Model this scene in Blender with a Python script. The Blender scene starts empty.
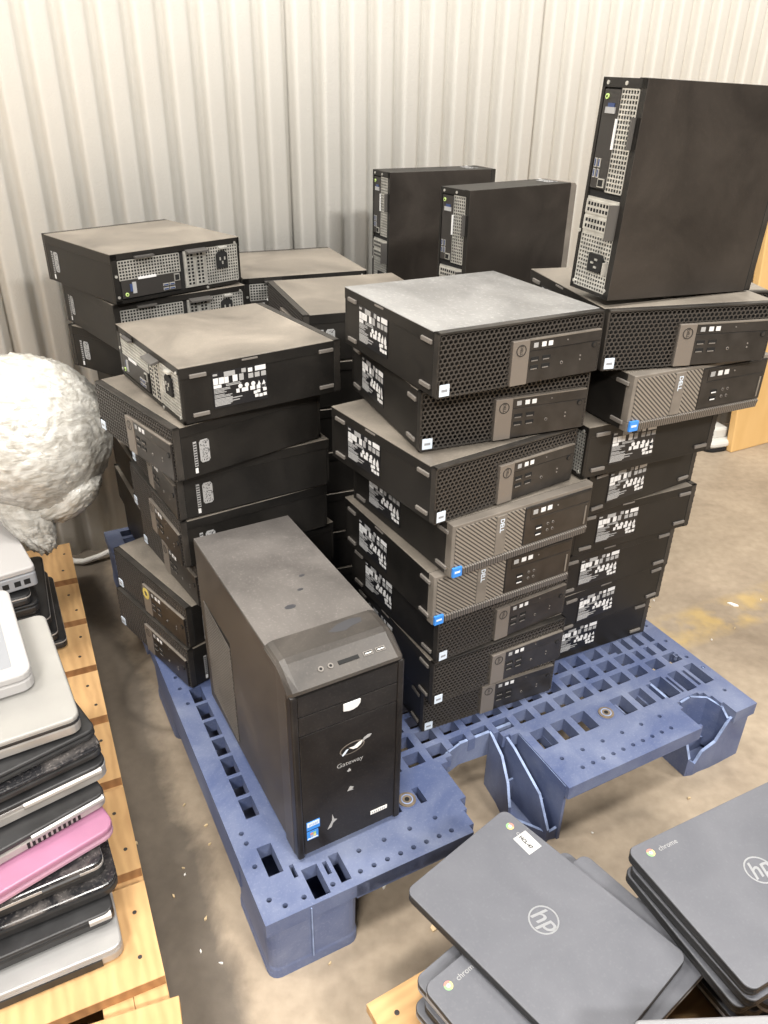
import bpy, bmesh, math, random
from mathutils import Vector, Matrix, noise

random.seed(7)
PI = math.pi
SC = bpy.context.scene
COL = SC.collection

# ----------------------------------------------------------------- materials
def new_mat(name):
    m = bpy.data.materials.new(name); m.use_nodes = True
    nt = m.node_tree
    return m, nt, nt.nodes['Principled BSDF']

def nd(nt, kind, **kw):
    n = nt.nodes.new(kind)
    for k, v in kw.items(): setattr(n, k, v)
    return n

def obj_coords(nt, scale=(1, 1, 1), per_object=True):
    tc = nd(nt, 'ShaderNodeTexCoord')
    mp = nd(nt, 'ShaderNodeMapping'); mp.inputs['Scale'].default_value = scale
    nt.links.new(tc.outputs['Object'], mp.inputs['Vector'])
    if per_object:
        oi = nd(nt, 'ShaderNodeObjectInfo')
        mu = nd(nt, 'ShaderNodeMath', operation='MULTIPLY'); mu.inputs[1].default_value = 37.0
        nt.links.new(oi.outputs['Random'], mu.inputs[0])
        nt.links.new(mu.outputs[0], mp.inputs['Location'])
    return mp.outputs['Vector']

def simple(name, col, rough=.5, metal=0., var=0., scale=30., spec=.5, bump=0., bscale=200., emit=None, coat=0.):
    m, nt, b = new_mat(name)
    b.inputs['Base Color'].default_value = (*col, 1)
    b.inputs['Roughness'].default_value = rough
    b.inputs['Metallic'].default_value = metal
    b.inputs['Specular IOR Level'].default_value = spec
    b.inputs['Coat Weight'].default_value = coat
    if var or bump:
        v = obj_coords(nt)
        if var:
            n = nd(nt, 'ShaderNodeTexNoise'); n.inputs['Scale'].default_value = scale; n.inputs['Detail'].default_value = 6
            nt.links.new(v, n.inputs['Vector'])
            r = nd(nt, 'ShaderNodeValToRGB')
            r.color_ramp.elements[0].position = .3; r.color_ramp.elements[1].position = .7
            r.color_ramp.elements[0].color = (*[c * (1 - var) for c in col], 1)
            r.color_ramp.elements[1].color = (*[min(1, c * (1 + var)) for c in col], 1)
            nt.links.new(n.outputs['Fac'], r.inputs['Fac']); nt.links.new(r.outputs['Color'], b.inputs['Base Color'])
        if bump:
            n2 = nd(nt, 'ShaderNodeTexNoise'); n2.inputs['Scale'].default_value = bscale; n2.inputs['Detail'].default_value = 3
            nt.links.new(v, n2.inputs['Vector'])
            bp = nd(nt, 'ShaderNodeBump'); bp.inputs['Strength'].default_value = bump; bp.inputs['Distance'].default_value = .002
            nt.links.new(n2.outputs['Fac'], bp.inputs['Height']); nt.links.new(bp.outputs['Normal'], b.inputs['Normal'])
    return m

def dusty(name, base, dust, amount=.5, scale=9., rough=(.42, .7), thresh=(.35, .7), fine=.25, streak=(1, 1, 1), spec=.5):
    """painted or moulded surface with irregular dust and smears lying on it"""
    m, nt, b = new_mat(name)
    v = obj_coords(nt, streak)
    n = nd(nt, 'ShaderNodeTexNoise'); n.inputs['Scale'].default_value = scale; n.inputs['Detail'].default_value = 8; n.inputs['Roughness'].default_value = .62
    n.inputs['Distortion'].default_value = .6
    nt.links.new(v, n.inputs['Vector'])
    r = nd(nt, 'ShaderNodeMapRange'); r.inputs['From Min'].default_value = thresh[0]; r.inputs['From Max'].default_value = thresh[1]
    r.inputs['To Min'].default_value = 0; r.inputs['To Max'].default_value = amount
    nt.links.new(n.outputs['Fac'], r.inputs['Value'])
    n2 = nd(nt, 'ShaderNodeTexNoise'); n2.inputs['Scale'].default_value = 260; n2.inputs['Detail'].default_value = 2
    nt.links.new(v, n2.inputs['Vector'])
    r2 = nd(nt, 'ShaderNodeMapRange'); r2.inputs['From Min'].default_value = .56; r2.inputs['From Max'].default_value = .75
    r2.inputs['To Min'].default_value = 0; r2.inputs['To Max'].default_value = fine
    nt.links.new(n2.outputs['Fac'], r2.inputs['Value'])
    ad = nd(nt, 'ShaderNodeMath', operation='ADD', use_clamp=True)
    nt.links.new(r.outputs['Result'], ad.inputs[0]); nt.links.new(r2.outputs['Result'], ad.inputs[1])
    mx = nd(nt, 'ShaderNodeMix', data_type='RGBA')
    mx.inputs['A'].default_value = (*base, 1); mx.inputs['B'].default_value = (*dust, 1)
    nt.links.new(ad.outputs[0], mx.inputs['Factor']); nt.links.new(mx.outputs['Result'], b.inputs['Base Color'])
    rr = nd(nt, 'ShaderNodeMapRange'); rr.inputs['To Min'].default_value = rough[0]; rr.inputs['To Max'].default_value = rough[1]
    b.inputs['Specular IOR Level'].default_value = spec
    nt.links.new(ad.outputs[0], rr.inputs['Value']); nt.links.new(rr.outputs['Result'], b.inputs['Roughness'])
    return m

def striped(name, ca, cb, axis_a, axis_b, period, duty=.5, rough=.5):
    m, nt, b = new_mat(name)
    tc = nd(nt, 'ShaderNodeTexCoord'); sp = nd(nt, 'ShaderNodeSeparateXYZ'); nt.links.new(tc.outputs['Object'], sp.inputs[0])
    a1 = nd(nt, 'ShaderNodeMath', operation='MULTIPLY'); a1.inputs[1].default_value = axis_a
    a2 = nd(nt, 'ShaderNodeMath', operation='MULTIPLY'); a2.inputs[1].default_value = axis_b
    nt.links.new(sp.outputs['X'], a1.inputs[0]); nt.links.new(sp.outputs['Z'], a2.inputs[0])
    s = nd(nt, 'ShaderNodeMath', operation='ADD'); nt.links.new(a1.outputs[0], s.inputs[0]); nt.links.new(a2.outputs[0], s.inputs[1])
    d = nd(nt, 'ShaderNodeMath', operation='DIVIDE'); d.inputs[1].default_value = period; nt.links.new(s.outputs[0], d.inputs[0])
    f = nd(nt, 'ShaderNodeMath', operation='FRACT'); nt.links.new(d.outputs[0], f.inputs[0])
    g = nd(nt, 'ShaderNodeMath', operation='GREATER_THAN'); g.inputs[1].default_value = duty; nt.links.new(f.outputs[0], g.inputs[0])
    mx = nd(nt, 'ShaderNodeMix', data_type='RGBA'); mx.inputs['A'].default_value = (*ca, 1); mx.inputs['B'].default_value = (*cb, 1)
    nt.links.new(g.outputs[0], mx.inputs['Factor']); nt.links.new(mx.outputs['Result'], b.inputs['Base Color'])
    b.inputs['Roughness'].default_value = rough
    return m

def wood_mat(name, c1, c2, grain=(2, 2, 2), rough=.7):
    m, nt, b = new_mat(name)
    v = obj_coords(nt, grain)
    w = nd(nt, 'ShaderNodeTexWave', wave_type='BANDS', bands_direction='Y')
    w.inputs['Scale'].default_value = 6; w.inputs['Distortion'].default_value = 7; w.inputs['Detail'].default_value = 4; w.inputs['Detail Scale'].default_value = 1.4
    n = nd(nt, 'ShaderNodeTexNoise'); n.inputs['Scale'].default_value = 9; n.inputs['Detail'].default_value = 8
    nt.links.new(v, w.inputs['Vector']); nt.links.new(v, n.inputs['Vector'])
    mu = nd(nt, 'ShaderNodeMath', operation='MULTIPLY_ADD'); mu.inputs[1].default_value = .22
    nt.links.new(w.outputs['Fac'], mu.inputs[0])
    m2 = nd(nt, 'ShaderNodeMath', operation='MULTIPLY'); m2.inputs[1].default_value = .85; nt.links.new(n.outputs['Fac'], m2.inputs[0])
    nt.links.new(m2.outputs[0], mu.inputs[2])
    r = nd(nt, 'ShaderNodeValToRGB'); r.color_ramp.elements[0].position = .25; r.color_ramp.elements[1].position = .8
    r.color_ramp.elements[0].color = (*c1, 1); r.color_ramp.elements[1].color = (*c2, 1)
    nt.links.new(mu.outputs[0], r.inputs['Fac']); nt.links.new(r.outputs['Color'], b.inputs['Base Color'])
    b.inputs['Roughness'].default_value = rough
    return m

def floor_mat():
    m, nt, b = new_mat('worn_concrete')
    tc = nd(nt, 'ShaderNodeTexCoord'); v = tc.outputs['Object']
    n = nd(nt, 'ShaderNodeTexNoise'); n.inputs['Scale'].default_value = 2.3; n.inputs['Detail'].default_value = 9; n.inputs['Roughness'].default_value = .62; n.inputs['Distortion'].default_value = .5
    nt.links.new(v, n.inputs['Vector'])
    r = nd(nt, 'ShaderNodeValToRGB'); e = r.color_ramp.elements
    e[0].position = .3; e[0].color = FLOOR_D; e[1].position = .68; e[1].color = FLOOR_L
    nt.links.new(n.outputs['Fac'], r.inputs['Fac'])
    n2 = nd(nt, 'ShaderNodeTexNoise'); n2.inputs['Scale'].default_value = 45; n2.inputs['Detail'].default_value = 6
    nt.links.new(v, n2.inputs['Vector'])
    mx = nd(nt, 'ShaderNodeMix', data_type='RGBA', blend_type='MULTIPLY'); mx.inputs['Factor'].default_value = .35
    r2 = nd(nt, 'ShaderNodeValToRGB'); r2.color_ramp.elements[0].position = .3; r2.color_ramp.elements[0].color = (.5, .48, .45, 1)
    r2.color_ramp.elements[1].position = .65; r2.color_ramp.elements[1].color = (1, 1, 1, 1)
    nt.links.new(n2.outputs['Fac'], r2.inputs['Fac'])
    nt.links.new(r.outputs['Color'], mx.inputs['A']); nt.links.new(r2.outputs['Color'], mx.inputs['B'])
    # worn yellow paint line running across the floor on the right
    sp = nd(nt, 'ShaderNodeSeparateXYZ'); nt.links.new(v, sp.inputs[0])
    def M(op, a, bb=None, clamp=False):
        q = nd(nt, 'ShaderNodeMath', operation=op, use_clamp=clamp)
        for i, s in enumerate((a, bb)):
            if s is None: continue
            if isinstance(s, (int, float)): q.inputs[i].default_value = s
            else: nt.links.new(s, q.inputs[i])
        return q.outputs[0]
    # line through (0.752,1.588) and (1.032,1.726)
    ang = math.atan2(.138, .28); nx, ny = -math.sin(ang), math.cos(ang); off = nx * .752 + ny * 1.588
    dist = M('SUBTRACT', M('ADD', M('MULTIPLY', sp.outputs['X'], nx), M('MULTIPLY', sp.outputs['Y'], ny)), off)
    band = M('SUBTRACT', 1.0, M('MULTIPLY', M('ABSOLUTE', dist), 14.0), True)
    n3 = nd(nt, 'ShaderNodeTexNoise'); n3.inputs['Scale'].default_value = 14; n3.inputs['Detail'].default_value = 8; nt.links.new(v, n3.inputs['Vector'])
    wear = M('MULTIPLY', M('SUBTRACT', n3.outputs['Fac'], .38), 4.5, True)
    fac = M('MULTIPLY', M('MULTIPLY', M('MULTIPLY', band, 2.2, True), wear), .4)
    right = M('MULTIPLY', M('SUBTRACT', sp.outputs['X'], .3), 5.0, True)
    fac = M('MULTIPLY', fac, right)
    my = nd(nt, 'ShaderNodeMix', data_type='RGBA'); my.inputs['B'].default_value = (.62, .42, .10, 1)
    nt.links.new(mx.outputs['Result'], my.inputs['A']); nt.links.new(fac, my.inputs['Factor'])
    # ring shaped drum stain beside the pallet
    dx = M('SUBTRACT', sp.outputs['X'], -.43); dy = M('SUBTRACT', sp.outputs['Y'], 1.36)
    rad = M('SQRT', M('ADD', M('MULTIPLY', dx, dx), M('MULTIPLY', dy, dy)))
    ring = M('SUBTRACT', 1.0, M('MULTIPLY', M('ABSOLUTE', M('SUBTRACT', rad, .148)), 70.0), True)
    mr = nd(nt, 'ShaderNodeMix', data_type='RGBA'); mr.inputs['B'].default_value = (.10, .075, .05, 1)
    nt.links.new(my.outputs['Result'], mr.inputs['A']); nt.links.new(M('MULTIPLY', ring, .5), mr.inputs['Factor'])
    # dark strip by the timber pallet: mostly painted pile shadow, partly oily ground
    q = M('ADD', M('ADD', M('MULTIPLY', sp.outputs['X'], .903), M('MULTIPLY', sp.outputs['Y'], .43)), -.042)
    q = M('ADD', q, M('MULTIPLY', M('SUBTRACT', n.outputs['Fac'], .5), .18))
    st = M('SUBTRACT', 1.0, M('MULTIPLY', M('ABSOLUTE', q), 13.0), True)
    st = M('MULTIPLY', M('MULTIPLY', st, 2.2, True), SHADOW_STAIN)
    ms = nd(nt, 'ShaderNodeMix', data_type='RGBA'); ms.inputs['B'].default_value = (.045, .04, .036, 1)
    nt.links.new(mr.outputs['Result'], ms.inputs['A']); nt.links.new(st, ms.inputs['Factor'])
    nt.links.new(ms.outputs['Result'], b.inputs['Base Color'])
    b.inputs['Roughness'].default_value = .55
    bp = nd(nt, 'ShaderNodeBump'); bp.inputs['Strength'].default_value = .25; bp.inputs['Distance'].default_value = .004
    nt.links.new(n2.outputs['Fac'], bp.inputs['Height']); nt.links.new(bp.outputs['Normal'], b.inputs['Normal'])
    return m

def wall_mat():
    m, nt, b = new_mat('white_corrugated_sheet')
    tc = nd(nt, 'ShaderNodeTexCoord')
    n = nd(nt, 'ShaderNodeTexNoise'); n.inputs['Scale'].default_value = 3; n.inputs['Detail'].default_value = 7
    nt.links.new(tc.outputs['Object'], n.inputs['Vector'])
    r = nd(nt, 'ShaderNodeValToRGB'); r.color_ramp.elements[0].position = .3; r.color_ramp.elements[1].position = .7
    r.color_ramp.elements[0].color = WALL_D; r.color_ramp.elements[1].color = WALL_L
    nt.links.new(n.outputs['Fac'], r.inputs['Fac']); nt.links.new(r.outputs['Color'], b.inputs['Base Color'])
    b.inputs['Roughness'].default_value = .55
    n2 = nd(nt, 'ShaderNodeTexNoise'); n2.inputs['Scale'].default_value = 240; n2.inputs['Detail'].default_value = 3
    nt.links.new(tc.outputs['Object'], n2.inputs['Vector'])
    bp = nd(nt, 'ShaderNodeBump'); bp.inputs['Strength'].default_value = .22; bp.inputs['Distance'].default_value = .003
    nt.links.new(n2.outputs['Fac'], bp.inputs['Height']); nt.links.new(bp.outputs['Normal'], b.inputs['Normal'])
    return m

def film_mat():
    m, nt, b = new_mat('crumpled_film')
    b.inputs['Roughness'].default_value = .3
    b.inputs['Coat Weight'].default_value = .6; b.inputs['Coat Roughness'].default_value = .15
    b.inputs['Transmission Weight'].default_value = .12
    b.inputs['Subsurface Weight'].default_value = .25
    b.inputs['Subsurface Radius'].default_value = (.03, .03, .03)
    tc = nd(nt, 'ShaderNodeTexCoord')
    mp = nd(nt, 'ShaderNodeMapping'); mp.inputs['Scale'].default_value = (.45, 1, 1.9); mp.inputs['Rotation'].default_value = (.2, .5, .3); nt.links.new(tc.outputs['Object'], mp.inputs['Vector'])
    n = nd(nt, 'ShaderNodeTexNoise'); n.inputs['Scale'].default_value = 38; n.inputs['Detail'].default_value = 4; n.inputs['Distortion'].default_value = 1.6
    nt.links.new(mp.outputs['Vector'], n.inputs['Vector'])
    bp = nd(nt, 'ShaderNodeBump'); bp.inputs['Strength'].default_value = .45; bp.inputs['Distance'].default_value = .006
    nt.links.new(n.outputs['Fac'], bp.inputs['Height']); nt.links.new(bp.outputs['Normal'], b.inputs['Normal'])
    # overlapping layers: milky strands over clearer, greyer film
    mp2 = nd(nt, 'ShaderNodeMapping'); mp2.inputs['Scale'].default_value = (.35, 1, 1.5); mp2.inputs['Rotation'].default_value = (.5, -.4, 1.1); nt.links.new(tc.outputs['Object'], mp2.inputs['Vector'])
    n2 = nd(nt, 'ShaderNodeTexNoise'); n2.inputs['Scale'].default_value = 22; n2.inputs['Detail'].default_value = 8; n2.inputs['Roughness'].default_value = .65; n2.inputs['Distortion'].default_value = 2.5
    nt.links.new(mp2.outputs['Vector'], n2.inputs['Vector'])
    r = nd(nt, 'ShaderNodeValToRGB'); r.color_ramp.elements[0].position = .36; r.color_ramp.elements[1].position = .64
    r.color_ramp.elements[0].color = (.42, .395, .345, 1); r.color_ramp.elements[1].color = (.72, .705, .66, 1)
    nt.links.new(n2.outputs['Fac'], r.inputs['Fac']); nt.links.new(r.outputs['Color'], b.inputs['Base Color'])
    return m

FLOOR_D = (.225, .178, .13, 1); FLOOR_L = (.43, .352, .262, 1); SHADOW_STAIN = .7
LAMPS = ((-2.3, .45, 4.4, 150), (-.8, -3.0, 3.7, 330), (2.6, -2.0, 3.9, 330), (2.4, 1.4, 4.4, 95), (.1, .1, 4.6, 120))
WORLD = .10
WALL_D = (.82, .80, .745, 1); WALL_L = (.88, .865, .815, 1)

M = {}
M['case'] = dusty('black_steel', (.0085, .0078, .0072), (.060, .053, .045), .25, 7., fine=.08, spec=.35)
M['cover'] = dusty('lit_dusty_cover', (.105, .092, .077), (.33, .29, .24), .8, 6., rough=(.36, .6), thresh=(.3, .75), fine=.2)  # flat lids: real dust, with overhead glare lightened into the base colour
M['cover_shaded'] = dusty('shaded_black_cover', (.020, .0165, .0140), (.070, .058, .048), .5, 6., rough=(.38, .6), thresh=(.35, .75), fine=.1)  # same paint as the flat lids, grazing light painted in as darker tone
M['cover_smeared'] = dusty('smeared_cover', (.095, .094, .092), (.40, .395, .385), .75, 5., rough=(.36, .6), thresh=(.34, .75), fine=.35, streak=(1, .6, 1))
M['bezel'] = dusty('moulded_black_bezel', (.016, .0145, .013), (.11, .095, .08), .3, 12., fine=.18)
M['mesh'] = simple('grille_plastic', (.052, .046, .041), .42)
M['hollow'] = simple('hollow_black', (.006, .006, .006), .8)
M['panel'] = simple('gloss_panel', (.023, .0205, .019), .34, var=.35, scale=40)
M['badge'] = simple('taupe_badge', (.20, .175, .152), .42, metal=.25)
M['dark_line'] = simple('dark_marking', (.03, .027, .025), .5)
M['white'] = simple('white_print', (.72, .72, .72), .5)
M['greyprint'] = simple('grey_print', (.36, .36, .36), .55)
M['foot'] = simple('grey_rubber', (.17, .155, .14), .6)
M['latch'] = simple('dark_latch', (.085, .08, .075), .4)
M['label'] = simple('label_black', (.012, .012, .014), .4)
M['stick_white'] = simple('pale_sticker', (.66, .74, .84), .3)
M['stick_blue'] = simple('blue_sticker', (.05, .25, .72), .3)
M['steel'] = simple('galvanised', (.62, .61, .57), .38, metal=.65, var=.2, scale=50)
M['usb_blue'] = simple('blue_port', (.035, .06, .16), .4)
M['green'] = simple('green_jack', (.55, .75, .25), .4)
M['ribs'] = striped('ribbed_taupe', (.255, .225, .190), (.040, .036, .032), .66, .75, .0052, .56)
M['ribs_up'] = striped('ribbed_lip', (.17, .15, .13), (.035, .031, .028), 1., .25, .0046, .58)
M['taupe'] = simple('taupe_plastic', (.17, .15, .128), .48, var=.2, scale=30)
M['yellow'] = simple('yellow_paint', (.62, .50, .13), .5)
M['blue'] = dusty('blue_plastic', (.070, .095, .195), (.22, .25, .34), .6, 8., rough=(.5, .7), thresh=(.38, .7), fine=.25)
M['blue_torn'] = simple('torn_blue_edge', (.22, .28, .44), .6, var=.3, scale=60)
M['brown_plug'] = simple('brown_rubber', (.16, .125, .09), .7, var=.3, scale=80)
M['tower'] = dusty('tower_black', (.038, .033, .029), (.13, .112, .095), .6, 7., rough=(.42, .65), thresh=(.3, .72), fine=.2)
M['tower_top'] = dusty('tower_top_dust', (.070, .064, .060), (.215, .197, .182), .75, 5., rough=(.45, .7), thresh=(.28, .75), fine=.3)
M['tower_front'] = dusty('tower_front', (.010, .009, .009), (.08, .07, .065), .2, 10., rough=(.34, .5), fine=.2, spec=.3)
M['smudge'] = simple('grease_mark', (.055, .055, .060), .3)
M['gunmetal'] = dusty('gunmetal', (.036, .032, .029), (.14, .122, .105), .5, 7., rough=(.35, .6), fine=.2)
M['wood'] = wood_mat('pallet_timber', (.42, .245, .105), (.60, .375, .17), (1, 3, 3))
M['wood_dark'] = wood_mat('timber_end', (.24, .115, .045), (.42, .22, .09), (3, 3, 3))
M['ply'] = wood_mat('yellow_board', (.60, .36, .13), (.72, .47, .20), (1, .6, .25), .5)
M['cb'] = dusty('charcoal_lid', (.112, .116, .132), (.19, .193, .212), .4, 9., rough=(.45, .62), thresh=(.35, .8), fine=.2)
M['cb_base'] = simple('charcoal_base', (.020, .020, .021), .5)
M['cb_grey'] = simple('grey_base', (.25, .25, .26), .45)
M['logo'] = simple('logo_chrome', (.52, .53, .55), .3, metal=.6)
M['red'] = simple('logo_red', (.55, .22, .18), .4)
M['lgreen'] = simple('logo_green', (.26, .48, .22), .4)
M['lyellow'] = simple('logo_yellow', (.66, .56, .22), .4)
M['lblue'] = simple('logo_blue', (.25, .36, .62), .4)
M['silver'] = simple('silver_lid', (.36, .355, .35), .36, metal=.35, var=.12, scale=8)
M['silver_mid'] = simple('silver_trim', (.40, .38, .36), .4, metal=.4, var=.15, scale=25)
M['greige'] = simple('greige_lid', (.31, .302, .285), .4, metal=.15, var=.12, scale=8)
M['white_lap'] = simple('white_laptop', (.40, .39, .385), .4)
M['pale_panel'] = simple('pale_panel', (.27, .28, .30), .35)
M['pink'] = simple('pink_lid', (.34, .150, .240), .35, var=.08, scale=12)
M['pink_grey'] = simple('pink_trim', (.42, .24, .32), .4)
M['black_gloss'] = dusty('black_gloss_lid', (.016, .016, .018), (.30, .27, .25), .5, 11., rough=(.16, .5), thresh=(.5, .75), fine=.25)
M['black_lap'] = simple('black_laptop', (.020, .020, .021), .42, var=.4, scale=30)
M['film'] = film_mat()
M['cable'] = simple('white_cable', (.75, .73, .68), .5)
M['lightgrey'] = simple('light_grey_plastic', (.58, .57, .53), .5)
M['chip'] = simple('wood_chip', (.60, .46, .27), .8, var=.3)
M['paper'] = simple('white_scrap', (.8, .78, .74), .7)
M['sticker_paper'] = simple('sticker_paper', (.50, .50, .49), .5)
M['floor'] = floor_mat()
M['wall'] = wall_mat()

# ----------------------------------------------------------------- mesh helper
class MB:
    def __init__(self): self.v = []; self.f = []; self.m = []; self.mats = []
    def mi(self, mat):
        mat = M[mat] if isinstance(mat, str) else mat
        if mat not in self.mats: self.mats.append(mat)
        return self.mats.index(mat)
    def add(self, verts, faces, mat, mtx=None):
        o = len(self.v); i = self.mi(mat)
        for p in verts:
            p = Vector(p); self.v.append(mtx @ p if mtx else p)
        for f in faces: self.f.append([o + k for k in f]); self.m.append(i)
        return self
    def box(self, x0, x1, y0, y1, z0, z1, mat, mtx=None):
        vs = [(x0, y0, z0), (x1, y0, z0), (x1, y1, z0), (x0, y1, z0), (x0, y0, z1), (x1, y0, z1), (x1, y1, z1), (x0, y1, z1)]
        return self.add(vs, [(0, 3, 2, 1), (4, 5, 6, 7), (0, 1, 5, 4), (1, 2, 6, 5), (2, 3, 7, 6), (3, 0, 4, 7)], mat, mtx)
    def rings(self, rings, mat, cap=True, mtx=None, closed=True):
        n = len(rings[0]); vs = [p for r in rings for p in r]; fs = []
        for a in range(len(rings) - 1):
            for k in range(n if closed else n - 1):
                k2 = (k + 1) % n
                fs.append((a * n + k, a * n + k2, (a + 1) * n + k2, (a + 1) * n + k))
        if cap: fs.append(tuple(range(n - 1, -1, -1))); fs.append(tuple((len(rings) - 1) * n + k for k in range(n)))
        return self.add(vs, fs, mat, mtx)
    def prism(self, poly, axis, a, b, mat, mtx=None):
        def P(p, t): return {'x': (t, p[0], p[1]), 'y': (p[0], t, p[1]), 'z': (p[0], p[1], t)}[axis]
        r0 = [P(p, a) for p in poly]; r1 = [P(p, b) for p in poly]
        return self.rings([r0, r1], mat, True, mtx)
    def cyl(self, c, r, axis, a, b, mat, n=16, r2=None, mtx=None):
        r2 = r if r2 is None else r2
        def P(k, rr, t):
            p = (c[0] + rr * math.cos(2 * PI * k / n), c[1] + rr * math.sin(2 * PI * k / n))
            return {'x': (t, p[0], p[1]), 'y': (p[0], t, p[1]), 'z': (p[0], p[1], t)}[axis]
        return self.rings([[P(k, r, a) for k in range(n)], [P(k, r2, b) for k in range(n)]], mat, True, mtx)
    def tube(self, pts, r, mat, n=8, radii=None):
        pts = [Vector(p) for p in pts]; rings = []; up = Vector((0, 0, 1))
        for i, p in enumerate(pts):
            t = (pts[min(i + 1, len(pts) - 1)] - pts[max(i - 1, 0)]).normalized()
            s = t.cross(up)
            if s.length < 1e-4: s = t.cross(Vector((1, 0, 0)))
            s.normalize(); u = s.cross(t); rr = radii[i] if radii else r
            rings.append([p + rr * (math.cos(2 * PI * k / n) * s + math.sin(2 * PI * k / n) * u) for k in range(n)])
        return self.rings(rings, mat)
    def annulus(self, c, r0, r1, z, mat, n=24, up='z', a0=0., a1=2 * PI, t=.0004):
        """flat ring of thickness t standing on height z, in local xy"""
        vs = []; fs = []
        full = abs(a1 - a0 - 2 * PI) < 1e-6
        m = n if full else n + 1
        for k in range(m):
            a = a0 + (a1 - a0) * k / n
            for r in (r0, r1):
                vs.append((c[0] + r * math.cos(a), c[1] + r * math.sin(a), z + t))
            for r in (r0, r1):
                vs.append((c[0] + r * math.cos(a), c[1] + r * math.sin(a), z))
        for k in range(n):
            a, b = 4 * k, 4 * ((k + 1) % m)
            fs += [(a, a + 1, b + 1, b), (a + 1, a + 3, b + 3, b + 1), (a, b, b + 2, a + 2)]
        return self.add(vs, fs, mat, up if isinstance(up, Matrix) else None)
    def build(self, name, parent=None, smooth=False, bevel=0., kind=None, segs=2):
        me = bpy.data.meshes.new(name)
        me.from_pydata([tuple(p) for p in self.v], [], self.f)
        for m in self.mats: me.materials.append(m)
        me.polygons.foreach_set('material_index', self.m)
        bm = bmesh.new(); bm.from_mesh(me); bmesh.ops.recalc_face_normals(bm, faces=bm.faces); bm.to_mesh(me); bm.free()
        if smooth: me.polygons.foreach_set('use_smooth', [True] * len(me.polygons))
        o = bpy.data.objects.new(name, me); COL.objects.link(o)
        if parent: o.parent = parent
        if kind: o['kind'] = kind
        if bevel:
            b = o.modifiers.new('soft_edges', 'BEVEL'); b.width = bevel; b.segments = segs; b.limit_method = 'ANGLE'; b.angle_limit = math.radians(40)
        return o

def text_geo(body, size, shear=0., bold=0.):
    cu = bpy.data.curves.new('txt', 'FONT'); cu.body = body; cu.size = size; cu.align_x = 'CENTER'; cu.align_y = 'CENTER'
    cu.shear = shear; cu.offset = bold; cu.resolution_u = 3
    o = bpy.data.objects.new('txt', cu); COL.objects.link(o)
    dg = bpy.context.evaluated_depsgraph_get()
    me = bpy.data.meshes.new_from_object(o.evaluated_get(dg))
    vs = [v.co.copy() for v in me.vertices]; fs = [tuple(p.vertices) for p in me.polygons]
    bpy.data.objects.remove(o); bpy.data.meshes.remove(me); bpy.data.curves.remove(cu)
    return vs, fs

def frame(o, x, y):
    """matrix: local x -> x, local y -> y, local z -> x cross y, placed at o"""
    x = Vector(x).normalized(); y = Vector(y).normalized(); z = x.cross(y)
    m = Matrix((x, y, z)).transposed().to_4x4(); m.translation = Vector(o); return m

def thing(name, label, cat, mtx=None, group=None):
    o = bpy.data.objects.new(name, None); COL.objects.link(o); o.empty_display_size = .05
    o['label'] = label; o['category'] = cat
    if group: o['group'] = group
    if mtx is not None: o.matrix_world = mtx
    return o

def tag(o, label, cat, group=None):
    o['label'] = label; o['category'] = cat
    if group: o['group'] = group
    return o

def kids(o): return [c for c in bpy.data.objects if c.parent == o]

CHILD = {}
def register(root):
    CHILD[root.name] = [(c, [g for g in kids(c)]) for c in kids(root)]

def dup(root, mtx, label, group=None, skip=()):
    r = root.copy(); COL.objects.link(r); r.matrix_world = mtx
    r['label'] = label
    if group: r['group'] = group
    for c, gs in CHILD[root.name]:
        if c.name.split('.')[0] in skip: continue
        n = c.copy(); COL.objects.link(n); n.parent = r
        for g in gs:
            if g.name.split('.')[0] in skip: continue
            q = g.copy(); COL.objects.link(q); q.parent = n
    return r

# ----------------------------------------------------------------- computers
HB = .0965                       # stacking pitch: case 93 mm on 3.5 mm feet
Z0, Z1 = .0035, .0965

def grid_plate(mb, x0, x1, z0, z1, y, pitch, bar, mat, t=.0012):
    """square-hole perforated sheet in the xz plane, facing +y at y"""
    nx = max(1, round((x1 - x0) / pitch)); nz = max(1, round((z1 - z0) / pitch))
    px, pz = (x1 - x0) / nx, (z1 - z0) / nz
    for i in range(nx + 1):
        c = x0 + i * px; mb.box(c - bar / 2, c + bar / 2, y - t, y, z0, z1, mat)
    for k in range(nz + 1):
        c = z0 + k * pz; mb.box(x0, x1, y - t, y - .0001, c - bar / 2, c + bar / 2, mat)

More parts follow.
